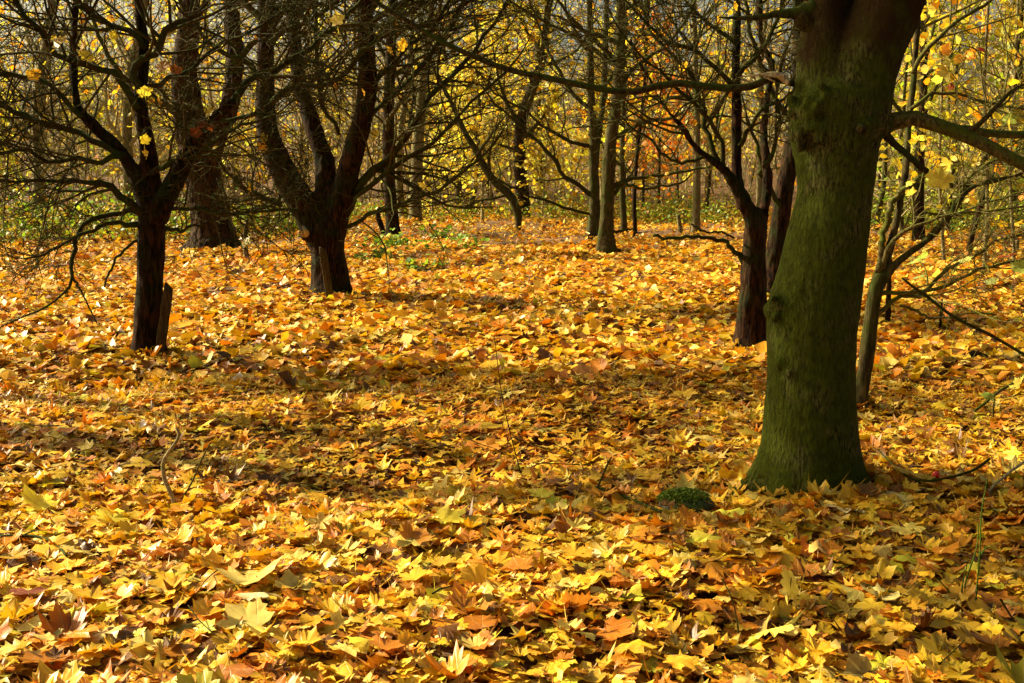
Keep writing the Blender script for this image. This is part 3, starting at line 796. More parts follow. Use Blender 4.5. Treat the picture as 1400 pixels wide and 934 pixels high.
TW_A = dict(k1=29, k2=9, k3=3, rtip=0.0022, lf1=(0.4, 0.95), up=0.03, flat=0.55, wig=0.17)
A_root, A_base, A_tips = hero((205, 491), 'small dark crooked tree with a stake, leftmost in front', A_tr, A_lm, TW_A, DARKM, 0.014, 0.005, 0.008, 14, WARM, fl=(0.12, 0.10), leafsize=0.10)
for (px, py, w, col, dy) in ((222, 92, 26, (0.50, 0.25, 0.03), -0.5), (240, 98, 24, (0.40, 0.14, 0.02), -0.5), (120, 76, 28, (0.76, 0.62, 0.06), -0.5), (45, 105, 26, (0.74, 0.44, 0.03), -0.4), (80, 58, 30, (0.70, 0.48, 0.06), -0.4), (198, 192, 20, (0.82, 0.66, 0.06), -0.6), (200, 210, 14, (0.74, 0.50, 0.06), -0.6), (282, 172, 26, (0.30, 0.09, 0.02), -0.5), (268, 183, 22, (0.26, 0.07, 0.015), -0.5), (155, 50, 18, (0.72, 0.56, 0.05), -0.3)):
    Yl = A_base[1] + dy
    leaf_object(at(px, py, Yl) - A_base, w * mpp(px, py, Yl) / 1.5, (random.uniform(1.0, 1.9), random.uniform(-.4, .4), random.uniform(-.6, .6)), col, A_root, tree_leaf_meshes)

def stake(p0, p1, w, dY, label):
    g = gp(*p0); Y0 = g[1] + dY
    a = at(p0[0], p0[1] + 8, Y0); b = at(p1[0], p1[1], Y0 + 0.0)
    r = 0.5 * w * mpp(p0[0], p0[1], Y0)
    ax = nrm(b - a); s = nrm(np.cross(ax, [0, 1.0, 0])); f = np.cross(s, ax)
    V = []; nseg = 9
    prof = [(-1, -.8), (-.8, -1), (.8, -1), (1, -.8), (1, .8), (.8, 1), (-.8, 1), (-1, .8)]
    for i in range(nseg):
        t = i / (nseg - 1); c = a + (b - a) * t; k = 1 + 0.06 * math.sin(i * 2.3)
        if i == nseg - 1: k = 0.86
        for j, (x, y) in enumerate(prof):
            V.append(c + s * r * k * x * 1.0 + f * r * 0.8 * k * y + ax * (0.02 * x if i == nseg - 1 else 0))
    V = np.array(V); I = np.arange(len(V)).reshape(nseg, 8)
    Q = np.stack([I[:-1], np.roll(I[:-1], -1, 1), np.roll(I[1:], -1, 1), I[1:]], -1).reshape(-1, 4)
    V = np.vstack([V, V[-8:].mean(0) + ax * 0.004]); top = I[-1]
    T = np.stack([top, np.roll(top, -1), np.full(8, len(V) - 1)], -1)
    o = link('stake', make_mesh('stake', V - a, [Q, T], M_STAKE, False), None, a)
    return tag(o, label, 'stake')
stake((216, 490), (231, 391), 12, -0.14, 'square wooden stake leaning against the small leftmost tree')

# ------------------------------------------------------------------ forked tree left of the middle
B_tr = [([(452, 414, 64), (452, 389, 52), (448, 350, 47), (447, 320, 52), (450, 300, 44)], 0, 0),
        ([(440, 330, 44), (425, 298, 40), (397, 252, 38), (378, 215, 34), (365, 180, 29), (363, 128, 27), (363, 77, 25), (364, 26, 24), (364, -20, 22)], 0.08, 2.5),
        ([(448, 300, 30), (446, 260, 30), (444, 218, 28), (434, 193, 24), (421, 154, 23), (409, 108, 21), (403, 64, 19), (400, 26, 18), (396, -15, 17)], 0.25, 2.5),
        ([(455, 320, 38), (463, 285, 33), (476, 235, 30), (488, 190, 29), (498, 154, 27), (503, 103, 25), (500, 51, 23), (498, 0, 21), (497, -20, 20)], -0.1, 2.5)]
B_lm = [([(470, 285, 14), (490, 255, 12), (506, 237, 12), (524, 224, 11), (543, 205, 9), (557, 188, 8.5), (570, 165, 8), (578, 146, 7.5), (588, 131, 8), (608, 114, 7), (634, 85, 6), (660, 50, 5), (690, 10, 4)], -0.1, 0.8),
        ([(470, 300, 10), (488, 270, 8), (506, 252, 7), (542, 226, 6.5), (578, 206, 6), (592, 195, 5), (606, 180, 5), (625, 160, 4), (655, 130, 4), (700, 90, 3)], -0.25, 0.6),
        ([(462, 318, 7), (475, 312, 6), (490, 306, 6), (503, 294, 5.5), (516, 290, 5), (539, 284, 5), (570, 271, 4.5), (600, 262, 4), (626, 240, 4), (650, 222, 3.5), (664, 210, 3), (683, 184, 2.5)], -0.35, 0.2),
        ([(385, 280, 9), (362, 270, 8), (349, 265, 7), (326, 252, 6), (310, 235, 5), (296, 215, 5), (270, 200, 4)], -0.3, 0.5),
        ([(425, 310, 7), (410, 292, 5), (392, 285, 4.5), (365, 288, 4), (346, 291, 4), (320, 293, 3.5), (295, 294, 3)], -0.4, 0.2),
        ([(372, 140, 10), (395, 122, 8), (428, 116, 7), (459, 109, 7), (480, 93, 7), (495, 77, 7), (513, 58, 6), (540, 30, 5), (560, -8, 4)], -0.3, 0.8),
        ([(492, 170, 9), (515, 150, 7), (545, 125, 6), (575, 95, 6), (600, 60, 5), (625, 20, 4), (640, -15, 4)], -0.2, 0.8),
        ([(500, 120, 9), (525, 100, 8), (552, 70, 7), (585, 45, 6), (610, 10, 5), (625, -12, 4)], 0.1, 0.8),
        ([(464, 185, 5), (455, 165, 6), (440, 140, 6), (436, 100, 6), (432, 50, 5), (430, -10, 5)], -0.15, 1.0),
        ([(360, 110, 9), (335, 85, 8), (300, 70, 7), (270, 40, 6), (245, 0, 5)], -0.2, 0.8),
        ([(366, 60, 9), (395, 40, 7), (430, 25, 6), (470, -10, 5)], -0.3, 0.8),
        ([(500, 60, 9), (530, 45, 7), (575, 35, 6), (620, 15, 5), (660, -10, 4)], -0.3, 0.8),
        ([(362, 160, 8), (335, 158, 6), (305, 165, 5), (280, 150, 5), (250, 145, 4)], -0.3, 0.5)]
TW_B = dict(k1=27, k2=7, k3=3, rtip=0.0026, lf1=(0.3, 0.75), up=0.03, flat=0.6, wig=0.15)
B_root, B_base, _ = hero((452, 409), 'dark tree splitting into three thick limbs, with a stake, left of the middle', B_tr, B_lm, TW_B, DARKM, 0.022, 0.008, 0.014, 14, WARM, fl=(0.25, 0.16), blobs=((418, 322, 9, -0.14, (1, 1, 1)),), leafsize=0.13)
# sawn branch end facing the camera
a = at(421, 322, B_base[1] - 0.08); b = at(417, 319, B_base[1] - 0.32); r = 6 * mpp(418, 319, B_base[1] - .3)
t = Tubes().add(np.array([a, a * .5 + b * .5, b]), np.array([r * 1.2, r * 1.05, r * 1.03]), 12, False); shift_mesh(t, B_base); st = link('sawn_branch', t.mesh('sawn_branch', M_BARK_DARK), B_root)
d = nrm(b - a)
t = Tubes().add(np.array([b - d * .01, b + d * 0.004]), np.array([r, r * 0.96]), 14, True); shift_mesh(t, B_base); o = link('cut_face', t.mesh('cut_face', M_CUT), st); o['label'] = 'fresh orange cut face'
stake((453, 411), (441, 340), 9.5, -0.32, 'weathered wooden stake in front of the three-limbed tree')
def small_trunk(spec, Y, label, mat, cat='tree', name='tree', ext=0, k=None, sides=10, group=None, twigmat=M_TWIG, slope=0.0, tmin=0.3, tw=None, leaves=0):
    g = at(spec[0][0], spec[0][1], Y); base = np.array([g[0], Y, float(gz(g[0], Y))])
    P, R = px_limb(spec, Y, slope, ext, 26)
    P = np.vstack([[P[0] - (0, 0, 0.15)], P]); R = np.concatenate([[R[0] * 1.15], R]); R[1] *= 1.12
    P = P + RNG.normal(0, 1, P.shape) * np.clip(R * 0.06, 0, 0.01)[:, None]
    t = Tubes().add(P, R, sides, True); shift_mesh(t, base)
    if k is None:
        o = link(name, t.mesh(name, mat), None, base)
        return tag(o, label, cat, group)
    root = empty(name, base, label, cat, group)
    link('trunk', t.mesh('trunk', mat), root)
    src = [(resample(P, 22)[0], np.interp(np.linspace(0, 1, 22), np.linspace(0, 1, len(R)), R))]
    t, tips = twig_set(src, *k, **(tw or dict(lf1=(0.2, 0.38), up=0.06, flat=0.7, tmin=tmin)))
    shift_mesh(t, base)
    tag(link('twigs', t.mesh('twigs', twigmat), root), None, None, None, 'stuff')
    if leaves:
        v = tips[in_view(tips)]
        if len(v):
            n = leaves; a = v[RNG.integers(0, len(v), n)] + RNG.normal(0, 0.08, (n, 3))
            cl = Cloud(); cl.add(*leaf_cloud(a - base, RNG.uniform(0.08, 0.14, n), RNG.uniform(0.2, 1.6, n), T6, tints(n, np.array([3., 1, 1.5, 1]), RNG, np.array([(0.82, 0.62, 0.06), (0.8, 0.72, 0.2), (0.74, 0.36, 0.03), (0.62, 0.58, 0.08)])), RNG))
            tag(link('foliage', cl.mesh('foliage', M_FOLIAGE), root), None, None, None, 'stuff')
    return root

def gY(px, py): return gp(px, py)[1]
small_trunk([(527, 331, 7), (524, 318, 7), (519, 303, 8), (516, 291, 7), (520, 284, 4)], gY(527, 331), 'short dead snag leaning beside the straight trunk', M_BARK_DARK, 'dead stump', 'dead_stem')

# ------------------------------------------------------------------ leaning thick trunk behind on the left
C_tr = [([(294, 354, 74), (293, 332, 62), (287, 290, 52), (277, 240, 50), (265, 190, 46), (256, 140, 40), (252, 90, 34), (258, 40, 30), (262, -15, 27)], 0.05, 3.5),
        ([(280, 230, 34), (296, 190, 28), (312, 150, 26), (321, 100, 24), (320, 50, 21), (314, -15, 19)], 0.2, 3.5)]
C_lm = [([(262, 180, 12), (235, 150, 10), (205, 130, 8), (170, 105, 7), (140, 60, 6), (120, 10, 5)], -0.1, 1.2),
        ([(320, 90, 10), (345, 60, 8), (380, 40, 7), (420, 10, 6), (440, -15, 5)], 0.1, 1.2)]
C_root, C_base, _ = hero((294, 347), 'thick leaning trunk with rough reddish bark behind the leftmost tree', C_tr, C_lm, dict(k1=12, k2=7, k3=3, lf1=(0.25, 0.55), up=0.03, flat=0.7, rtip=0.003), (M_BARK_ROUGH, M_LIMB, M_TWIG), 0.03, 0.02, 0.03, 14, WARM, leafsize=0.14)

# ------------------------------------------------------------------ twin trunks in the glade
G_tr = [([(829, 348, 22), (829, 335, 18), (829, 308, 18), (831, 270, 18), (832, 231, 18), (835, 193, 17), (841, 154, 16), (846, 103, 15), (848, 51, 14), (849, -15, 13)], 0, 3.5)]
G_lm = [([(836, 268, 6), (857, 248, 5), (883, 242, 4.5), (921, 236, 4), (960, 230, 3)], -0.1, 0.8),
        ([(834, 318, 5), (848, 316, 4), (862, 314, 3), (872, 318, 2)], -0.1, 0.2),
        ([(838, 258, 6), (850, 250, 5), (875, 258, 4), (900, 256, 3), (930, 250, 3)], -0.3, 0.4),
        ([(840, 190, 7), (865, 175, 6), (890, 165, 5), (915, 162, 4), (940, 150, 3)], -0.2, 0.8),
        ([(845, 120, 7), (870, 90, 6), (900, 70, 5), (930, 40, 4), (950, 0, 4)], 0.0, 1.0),
        ([(846, 90, 7), (820, 60, 6), (795, 40, 5), (770, 10, 4)], -0.2, 1.2)]
hero((829, 347), 'nearer of the two trunks touching at the foot in the glade', G_tr, G_lm, dict(k1=11, k2=7, k3=3, lf1=(0.3, 0.6), up=0.05, flat=0.7, rtip=0.0024), (M_BARK_MID, M_LIMB, M_TWIG), 0.03, 0.008, 0.015, 10, WARM, fl=(0.5, 0.25), leafsize=0.16)
G2_tr = [([(813, 331, 19), (813, 315, 17), (813, 283, 16), (812, 250, 14), (811, 206, 13), (811, 180, 12), (808, 128, 11), (807, 77, 10), (806, 20, 9), (806, -15, 9)], 0, 3.5),
         ([(813, 240, 10), (817, 190, 10), (825, 135, 9), (827, 77, 9), (829, 20, 8), (830, -15, 8)], 0.2, 3.5)]
G2_lm = [([(810, 268, 7), (795, 256, 6), (780, 247, 6), (770, 238, 5.5), (762, 225, 5), (749, 208, 5), (735, 193, 4), (718, 180, 4), (698, 160, 3), (675, 140, 3)], -0.2, 0.8),
         ([(812, 292, 5), (803, 292, 4), (790, 289, 4), (775, 285, 4), (755, 277, 3.5), (739, 272, 3.5), (721, 267, 3), (698, 255, 3), (670, 240, 2)], -0.3, 0.5),
         ([(808, 200, 6), (785, 195, 5), (765, 185, 5), (740, 170, 4), (715, 150, 3), (680, 130, 3)], -0.2, 0.8),
         ([(808, 150, 6), (785, 130, 5), (765, 100, 5), (750, 70, 4), (735, 30, 3)], 0.1, 1.0),
         ([(807, 70, 6), (785, 50, 5), (755, 35, 4), (720, 15, 3), (690, -5, 3)], -0.2, 1.0),
         ([(825, 120, 5), (850, 85, 5), (875, 50, 4), (885, 0, 3)], 0.2, 1.0)]
hero((813, 330), 'farther of the two trunks touching at the foot, with two pale upright stems', G2_tr, G2_lm, dict(k1=11, k2=7, k3=3, lf1=(0.3, 0.6), up=0.05, flat=0.7, rtip=0.0024), (M_BARK_MID, M_LIMB, M_TWIG), 0.03, 0.006, 0.012, 14, WARM, fl=(0.5, 0.25), leafsize=0.16)

# ------------------------------------------------------------------ dark forked tree by the big trunk, and the trunk leaning behind it
I_tr = [([(1031, 490, 54), (1029, 460, 43), (1030, 400, 38), (1031, 354, 32), (1032, 310, 28), (1027, 285, 26)], 0, 0),
        ([(1034, 340, 24), (1028, 300, 24), (1014, 268, 20), (1000, 246, 16), (985, 228, 13), (967, 214, 11), (949, 200, 9), (935, 177, 8), (918, 157, 7), (901, 134, 6), (890, 110, 5), (870, 80, 4)], -0.15, 0.6),
        ([(1016, 285, 17), (1008, 250, 15), (1006, 220, 14), (1007, 180, 14), (1006, 116, 13), (1008, 38, 12), (1007, -15, 11)], 0.1, 2.2),
        ([(1037, 330, 22), (1044, 290, 15), (1050, 255, 13), (1046, 215, 12), (1044, 180, 11), (1052, 115, 11), (1055, 85, 10), (1040, 54, 9), (1036, -15, 8)], 0.3, 2.2)]
I_lm = [([(1018, 362, 9), (1008, 345, 7), (998, 335, 6), (985, 329, 6), (975, 327, 5.5), (955, 325, 5), (937, 325, 5), (915, 327, 4.5), (893, 323, 4)], -0.25, 0),
        ([(1003, 325, 3), (985, 318, 3), (968, 318, 3), (952, 311, 3), (944, 306, 2)], -0.4, 0),
        ([(985, 226, 8), (970, 196, 7), (962, 160, 7), (956, 130, 7), (940, 95, 6), (915, 70, 5), (890, 45, 4), (880, 10, 4)], 0.2, 0.9),
        ([(988, 230, 7), (984, 190, 6), (960, 155, 6), (930, 128, 5), (905, 100, 4), (870, 70, 3)], -0.3, 0.8),
        ([(965, 213, 6), (945, 222, 5), (925, 222, 4), (905, 208, 4), (888, 190, 3), (870, 180, 3)], -0.3, 0.4),
        ([(1006, 120, 8), (990, 105, 7), (970, 85, 6), (945, 65, 6), (915, 60, 5), (890, 40, 4)], -0.3, 0.8),
        ([(1008, 105, 8), (1030, 80, 7), (1050, 55, 6), (1066, 20, 5), (1075, -10, 5)], -0.1, 1.0),
        ([(1044, 230, 7), (1058, 200, 6), (1066, 165, 5), (1062, 130, 4), (1068, 95, 4)], -0.2, 0.6),
        ([(1008, 60, 7), (985, 40, 6), (960, 25, 5), (930, -8, 4)], 0.2, 1.0),
        ([(1012, 200, 7), (1024, 175, 6), (1040, 150, 5), (1062, 140, 4)], -0.3, 0.8)]
I_root, I_base, _ = hero((1030, 485), 'dark crooked many-forked tree just left of the thick mossy trunk', I_tr, I_lm, dict(k1=24, k2=8, k3=3, rtip=0.0022, lf1=(0.4, 0.95), up=0.04, flat=0.75, wig=0.18), DARKM, 0.016, 0.008, 0.012, 9, WARM, leafsize=0.10)
J_tr = [([(1052, 412, 36), (1058, 380, 30), (1063, 330, 28), (1068, 296, 26), (1075, 248, 24), (1084, 200, 22), (1092, 140, 20), (1094, 60, 17), (1090, -20, 15)], 0.05, 2.5)]
J_lm = [([(1068, 290, 8), (1056, 262, 7), (1040, 235, 6), (1036, 200, 5), (1024, 170, 4)], -0.2, 0.6),
        ([(1088, 180, 9), (1064, 140, 8), (1050, 105, 7), (1030, 60, 6), (1020, 10, 5)], -0.1, 1.0)]
hero((1052, 410), 'dark leaning trunk half hidden behind the thick mossy trunk', J_tr, J_lm, dict(k1=9, k2=6, k3=4, lf1=(0.3, 0.55), up=0.02, flat=0.65), DARKM, 0.02, 0.008, 0.014, 6, WARM, leafsize=0.1)

# ------------------------------------------------------------------ small many-stemmed tree right of the big trunk
L_tr = [([(1172, 580, 21), (1178, 530, 19), (1184, 490, 19), (1190, 440, 20), (1196, 400, 22), (1203, 375, 18)], 0, 0),
        ([(1199, 385, 14), (1214, 348, 13), (1226, 300, 11), (1233, 260, 10), (1239, 225, 10), (1243, 160, 9.5), (1250, 103, 9), (1253, 50, 9), (1256, -15, 8)], 0.15, 1.6),
        ([(1202, 392, 13), (1220, 366, 10), (1242, 347, 9.5), (1262, 333, 9.5), (1280, 315, 9), (1303, 288, 9), (1312, 272, 8), (1330, 255, 7.5), (1360, 247, 6.5), (1405, 234, 6)], -0.05, 1.0)]
L_lm = [([(1200, 372, 10), (1203, 335, 9), (1212, 300, 9), (1224, 270, 9), (1236, 258, 8.5), (1252, 247, 8.5), (1268, 237, 8)], 0.1, 0),
        ([(1206, 376, 8), (1215, 340, 7), (1229, 322, 6), (1245, 311, 5), (1265, 304, 4.5), (1281, 299, 4), (1315, 292, 4), (1355, 288, 3.5), (1405, 282, 3)], -0.2, 0.5),
        ([(1197, 402, 8), (1212, 401, 6), (1248, 398, 5.5), (1270, 396, 5.5), (1290, 392, 5), (1315, 382, 5), (1332, 371, 4.5), (1365, 362, 4), (1405, 352, 3)], -0.2, 0.5),
        ([(1193, 432, 9), (1206, 425, 7), (1218, 413, 6), (1230, 407, 6), (1246, 406, 6), (1260, 404, 5.5), (1275, 389, 5.5), (1290, 372, 5), (1305, 364, 5), (1330, 352, 4), (1360, 330, 3.5), (1405, 318, 3)], -0.1, 0.5),
        ([(1230, 418, 4), (1250, 425, 4), (1275, 435, 4), (1300, 432, 3), (1330, 428, 2.5), (1360, 430, 2)], -0.15, 0),
        ([(1292, 304, 9), (1303, 285, 9.5), (1312, 272, 10), (1325, 250, 10), (1338, 228, 10), (1350, 205, 9), (1372, 170, 8), (1410, 135, 7)], 0.35, 1.2),
        ([(1330, 254, 7), (1315, 250, 7), (1302, 253, 7.5), (1288, 252, 6.5)], -0.2, 0),
        ([(1245, 311, 4), (1270, 292, 4), (1300, 296, 3.5), (1340, 280, 3), (1405, 260, 3)], 0.2, 0.5),
        ([(1248, 100, 7), (1275, 60, 6), (1300, 35, 5), (1340, 10, 5), (1365, -10, 4)], 0.2, 1.0),
        ([(1300, 290, 5), (1325, 245, 4), (1350, 225, 4), (1405, 200, 3)], -0.1, 0.6),
        ([(1244, 150, 6), (1270, 130, 5), (1310, 128, 4), (1350, 140, 4), (1405, 150, 3)], 0.3, 0.8)]
L_root, L_base, _ = hero((1176, 572), 'slender pale many-stemmed tree right behind the thick mossy trunk', L_tr, L_lm, dict(k1=16, k2=8, k3=5, lf1=(0.3, 0.7), up=0.03, flat=0.6, wig=0.14), (M_BARK_MID, M_LIMB_LIT, M_TWIG_OLIVE), 0.009, 0.003, 0.006, 14, [(0.45, 0.52, 0.08), (0.80, 0.6, 0.06), (0.70, 0.22, 0.03), (0.5, 0.08, 0.02)], fl=(0.2, 0.1), leafsize=0.10)
for (px, py, w, col) in ((1248, 195, 16, (0.8, 0.66, 0.06)), (1246, 265, 22, (0.8, 0.62, 0.05)), (1243, 250, 18, (0.8, 0.64, 0.06)), (1248, 358, 24, (0.42, 0.55, 0.12)), (1262, 352, 22, (0.46, 0.58, 0.12)), (1256, 378, 18, (0.40, 0.50, 0.14)), (1320, 355, 22, (0.56, 0.58, 0.14)), (1350, 362, 26, (0.50, 0.56, 0.12)), (1375, 350, 30, (0.40, 0.12, 0.05)), (1392, 365, 24, (0.5, 0.56, 0.12)), (1355, 385, 20, (0.45, 0.5, 0.14)), (1385, 395, 18, (0.42, 0.5, 0.14))):
    Yl = L_base[1] - 0.25
    leaf_object(at(px, py, Yl) - L_base, w * mpp(px, py, Yl) / 1.5, (random.uniform(0.4, 1.5), random.uniform(-.4, .4), random.uniform(0, 6)), col, L_root, tree_leaf_meshes)

# ------------------------------------------------------------------ trunks one can tell apart at the back of the glade
K_S = (20, 6, 3)
small_trunk([(539, 333, 24), (538, 318, 20), (535, 290, 18), (533, 257, 17), (531, 206, 16), (532, 128, 15), (535, 51, 14), (538, -15, 13)], gY(539, 331), 'straight dark trunk between the three-limbed tree and the pale pair', M_BARK_DARK, ext=4, k=K_S, tmin=0.25)
small_trunk([(567, 311, 22), (567, 295, 18), (569, 250, 17), (571, 206, 17), (573, 170, 15), (580, 90, 12), (588, 26, 10), (592, -15, 9)], gY(567, 308), 'pale tan trunk standing right behind the straight dark one', M_BARK_PALE, ext=4, k=K_S, tmin=0.25)
small_trunk([(553, 306, 14), (551, 290, 12), (546, 260, 11), (545, 226, 10), (548, 180, 9), (556, 120, 8), (562, 60, 7), (566, -15, 6)], gY(553, 303), 'thin tan trunk beside the wider pale trunk', M_BARK_PALE, ext=3, k=(16, 6, 4), tmin=0.25)
small_trunk([(716, 307, 26), (715, 295, 22), (714, 255, 19), (710, 206, 17), (714, 160, 15), (730, 115, 13), (742, 80, 12), (748, 30, 10), (750, -15, 9)], gY(716, 303), 'upright dark trunk behind the left-slanting one at the back of the glade', M_BARK_DARK, ext=4, k=K_S, tmin=0.2, leaves=420)
small_trunk([(709, 323, 9), (709, 308, 8.5), (708, 290, 11), (698, 268, 12), (677, 249, 11), (662, 229, 10), (651, 206, 9.5), (640, 190, 8), (628, 165, 7), (612, 130, 5)], gY(709, 322), 'trunk with a sharp kink slanting up to the left at the back of the glade', M_BARK_MID, ext=2, k=(16, 6, 4), tmin=0.2)
small_trunk([(853, 323, 11), (853, 310, 9), (852, 283, 9), (850, 250, 8), (851, 200, 7), (853, 120, 6), (856, 30, 5), (857, -15, 5)], gY(853, 322), 'slim trunk just right of the twin trunks', M_BARK_MID, ext=3, k=K_S, tmin=0.15, leaves=160)
small_trunk([(868, 327, 7), (868, 310, 6), (867, 280, 6), (869, 240, 5), (872, 200, 5), (880, 130, 4), (885, 40, 4)], gY(868, 325), 'thinner right-hand neighbour of the slim trunk by the twin trunks', M_BARK_DARK, ext=2, k=(16, 6, 4), tmin=0.15, leaves=160)
small_trunk([(950, 322, 15), (951, 300, 12), (952, 260, 11), (953, 220, 10), (952, 150, 9), (950, 60, 8), (948, -15, 7)], gY(950, 320), 'pale sunlit trunk at the back, left of the dark crooked tree', M_BARK_PALE, ext=4, k=K_S, tmin=0.25)
small_trunk([(1257, 338, 20), (1256, 310, 17), (1256, 270, 16), (1257, 220, 14), (1262, 150, 12), (1262, 60, 10), (1260, -15, 9)], gY(1257, 337), 'upright dark trunk seen through the stems of the many-stemmed tree', M_BARK_DARK, ext=4, k=K_S, tmin=0.25)
small_trunk([(1323, 352, 9), (1326, 335, 8), (1334, 303, 8), (1343, 275, 8), (1350, 255, 9), (1362, 232, 8), (1375, 195, 7), (1385, 140, 6), (1392, 60, 5)], gY(1323, 350), 'dark sapling slanting to the right near the right edge', M_BARK_DARK, ext=2, k=(16, 6, 4), tmin=0.3)
for spec, lab in (([(1345, 374, 6), (1347, 340, 5), (1350, 250, 5), (1346, 120, 4), (1352, -15, 4)], 'thin pale sapling near the right edge, right of the slanting dark one'), ([(1290, 364, 5.5), (1289, 330, 5), (1284, 230, 4.5), (1288, 110, 4), (1282, -15, 3.5)], 'thin pale sapling between the mossy trunk and the slanting dark sapling'), ([(1384, 390, 5), (1386, 340, 5), (1381, 230, 4), (1388, 90, 4), (1392, -15, 3)], 'thin pale sapling at the very right edge')):
    small_trunk(spec, gY(spec[0][0], spec[0][1]), lab, M_BARK_PALE, 'sapling', 'sapling', 2, (22, 6, 3), twigmat=M_TWIG_OLIVE, tmin=0.15, leaves=110)
small_trunk([(1213, 450, 8), (1214, 425, 8), (1215, 396, 7), (1217, 370, 4)], gY(1213, 449), 'short dark dead stem sticking up behind the pale many-stemmed tree', M_BARK_DARK, 'dead stem', 'dead_stem')
small_trunk([(1285, 456, 4), (1286, 435, 3.5), (1288, 409, 3)], gY(1285, 455), 'thin dark stick standing upright in the leaves on the right', M_BARK_DARK, 'stick', 'stick')
small_trunk([(931, 319, 7), (929, 306, 6), (927, 294, 6)], gY(931, 319), 'short weathered stump post at the back of the glade', M_BARK_PALE, 'post', 'post')
small_trunk([(1389, 352, 8), (1390, 340, 7), (1390, 328, 7)], gY(1389, 352), 'short grey post near the right edge of the leaves', M_BARK_PALE, 'post', 'post')
small_trunk([(337, 355, 8), (336, 342, 7), (335, 325, 6), (338, 300, 5)], gY(337, 355), 'short broken stem right beside the leaning reddish trunk', M_BARK_PALE, 'dead stem', 'dead_stem')

# ------------------------------------------------------------------ the wood behind: trees in eight builds, copied
def proto(H, r0, kind, seed, tmin=0.10):
    rng = np.random.default_rng(seed)
    n = 16; d = np.array([rng.normal(0, .06), rng.normal(0, .06), 1.0]); p = np.zeros(3); pts = [p]
    for _ in range(n - 1):
        d = nrm(d + rng.normal(0, .07, 3) * (1, 1, 0) + np.array([0, 0, .05])); p = p + d * H / (n - 1); pts.append(p)
    P, R = resample(pts, 22, r0 * (1 - np.linspace(0, 1, n) * 0.85))
    R[0] *= 1.3
    t = Tubes().add(P, R, 8, True)
    trunk = t.mesh('trunk', [M_BARK_MID, M_TWIG_FAR, M_BARK_PALE][seed % 3])
    tw, tips = twig_set([(P, R)], 34, 7, 3, (0.16, 0.36), up=0.05, flat=0.8, tmin=tmin, ang=(40, 75), rtip=0.003, s1=4, s2=3, s3=3, rng=rng)
    twm = tw.mesh('twigs', M_TWIG_FAR)
    fol = None
    if kind != 'bare':
        nl = {'yellow': 620, 'sparse': 260, 'orange': 520, 'green': 520}[kind]
        a = tips[rng.integers(0, len(tips), nl)] + rng.normal(0, 0.12, (nl, 3))
        pal = {'yellow': np.array([(0.86, 0.72, 0.16), (0.84, 0.78, 0.32), (0.78, 0.52, 0.07), (0.66, 0.66, 0.16)]),
               'sparse': np.array([(0.84, 0.62, 0.07), (0.70, 0.36, 0.04), (0.62, 0.58, 0.10)]),
               'green': np.array([(0.55, 0.58, 0.09), (0.70, 0.66, 0.12), (0.36, 0.46, 0.07), (0.80, 0.62, 0.08)]),
           'orange': np.array([(0.80, 0.34, 0.05), (0.80, 0.50, 0.07), (0.72, 0.22, 0.04)])}[kind]
        cl = Cloud(); cl.add(*leaf_cloud(a, rng.uniform(0.09, 0.16, nl), rng.uniform(0.1, 1.6, nl), T6, tints(nl, np.ones(len(pal)), rng, pal), rng))
        fol = cl.mesh('foliage', M_FOLIAGE)
    return trunk, twm, fol, kind

PROTOS = [proto(9, .10, 'yellow', 3), proto(7, .06, 'yellow', 4), proto(11, .13, 'sparse', 5), proto(8, .07, 'sparse', 6), proto(10, .11, 'bare', 7), proto(7, .05, 'bare', 8), proto(6, .055, 'orange', 9), proto(5, .045, 'yellow', 10), proto(12, .16, 'sparse', 12), proto(9, .14, 'sparse', 13, 0.45), proto(8.5, .12, 'sparse', 14, 0.28), proto(9, .14, 'yellow', 13, 0.45), proto(7, .06, 'green', 15, 0.06), proto(5, .04, 'green', 16, 0.06)]
LOOK = {'yellow': 'slender yellow-leaved tree', 'sparse': 'slender sparsely leaved tree', 'bare': 'slender leafless tree', 'orange': 'small orange-leaved tree', 'green': 'small green-leaved tree'}
def label_of(kind, x, y):         # where it stands among the trees one can find in the picture
    px = 700 + FPX * x / y
    zone = ('in the wood behind the leftmost tree' if px < 400 else 'in the wood behind the sunny glade' if px < 790 else
            'in the wood between the twin trunks and the mossy trunk' if px < 1060 else 'in the wood at the right edge of the picture')
    return LOOK[kind] + ' ' + zone, LOOK[kind] + 's ' + zone
def put(k, x, y, rz, s, label=None, group=None):
    tr, tw, fo, kind = PROTOS[k]
    lab, grp = label_of(kind, x, y)
    root = empty('tree', (x, y, float(gz(x, y)) - 0.05), label or lab, 'tree', group or grp)
    root.rotation_euler = (0, 0, rz); root.scale = (s, s, s)
    link('trunk', tr, root); tag(link('twigs', tw, root), kind='stuff')
    if fo: tag(link('foliage', fo, root), kind='stuff')
    return root
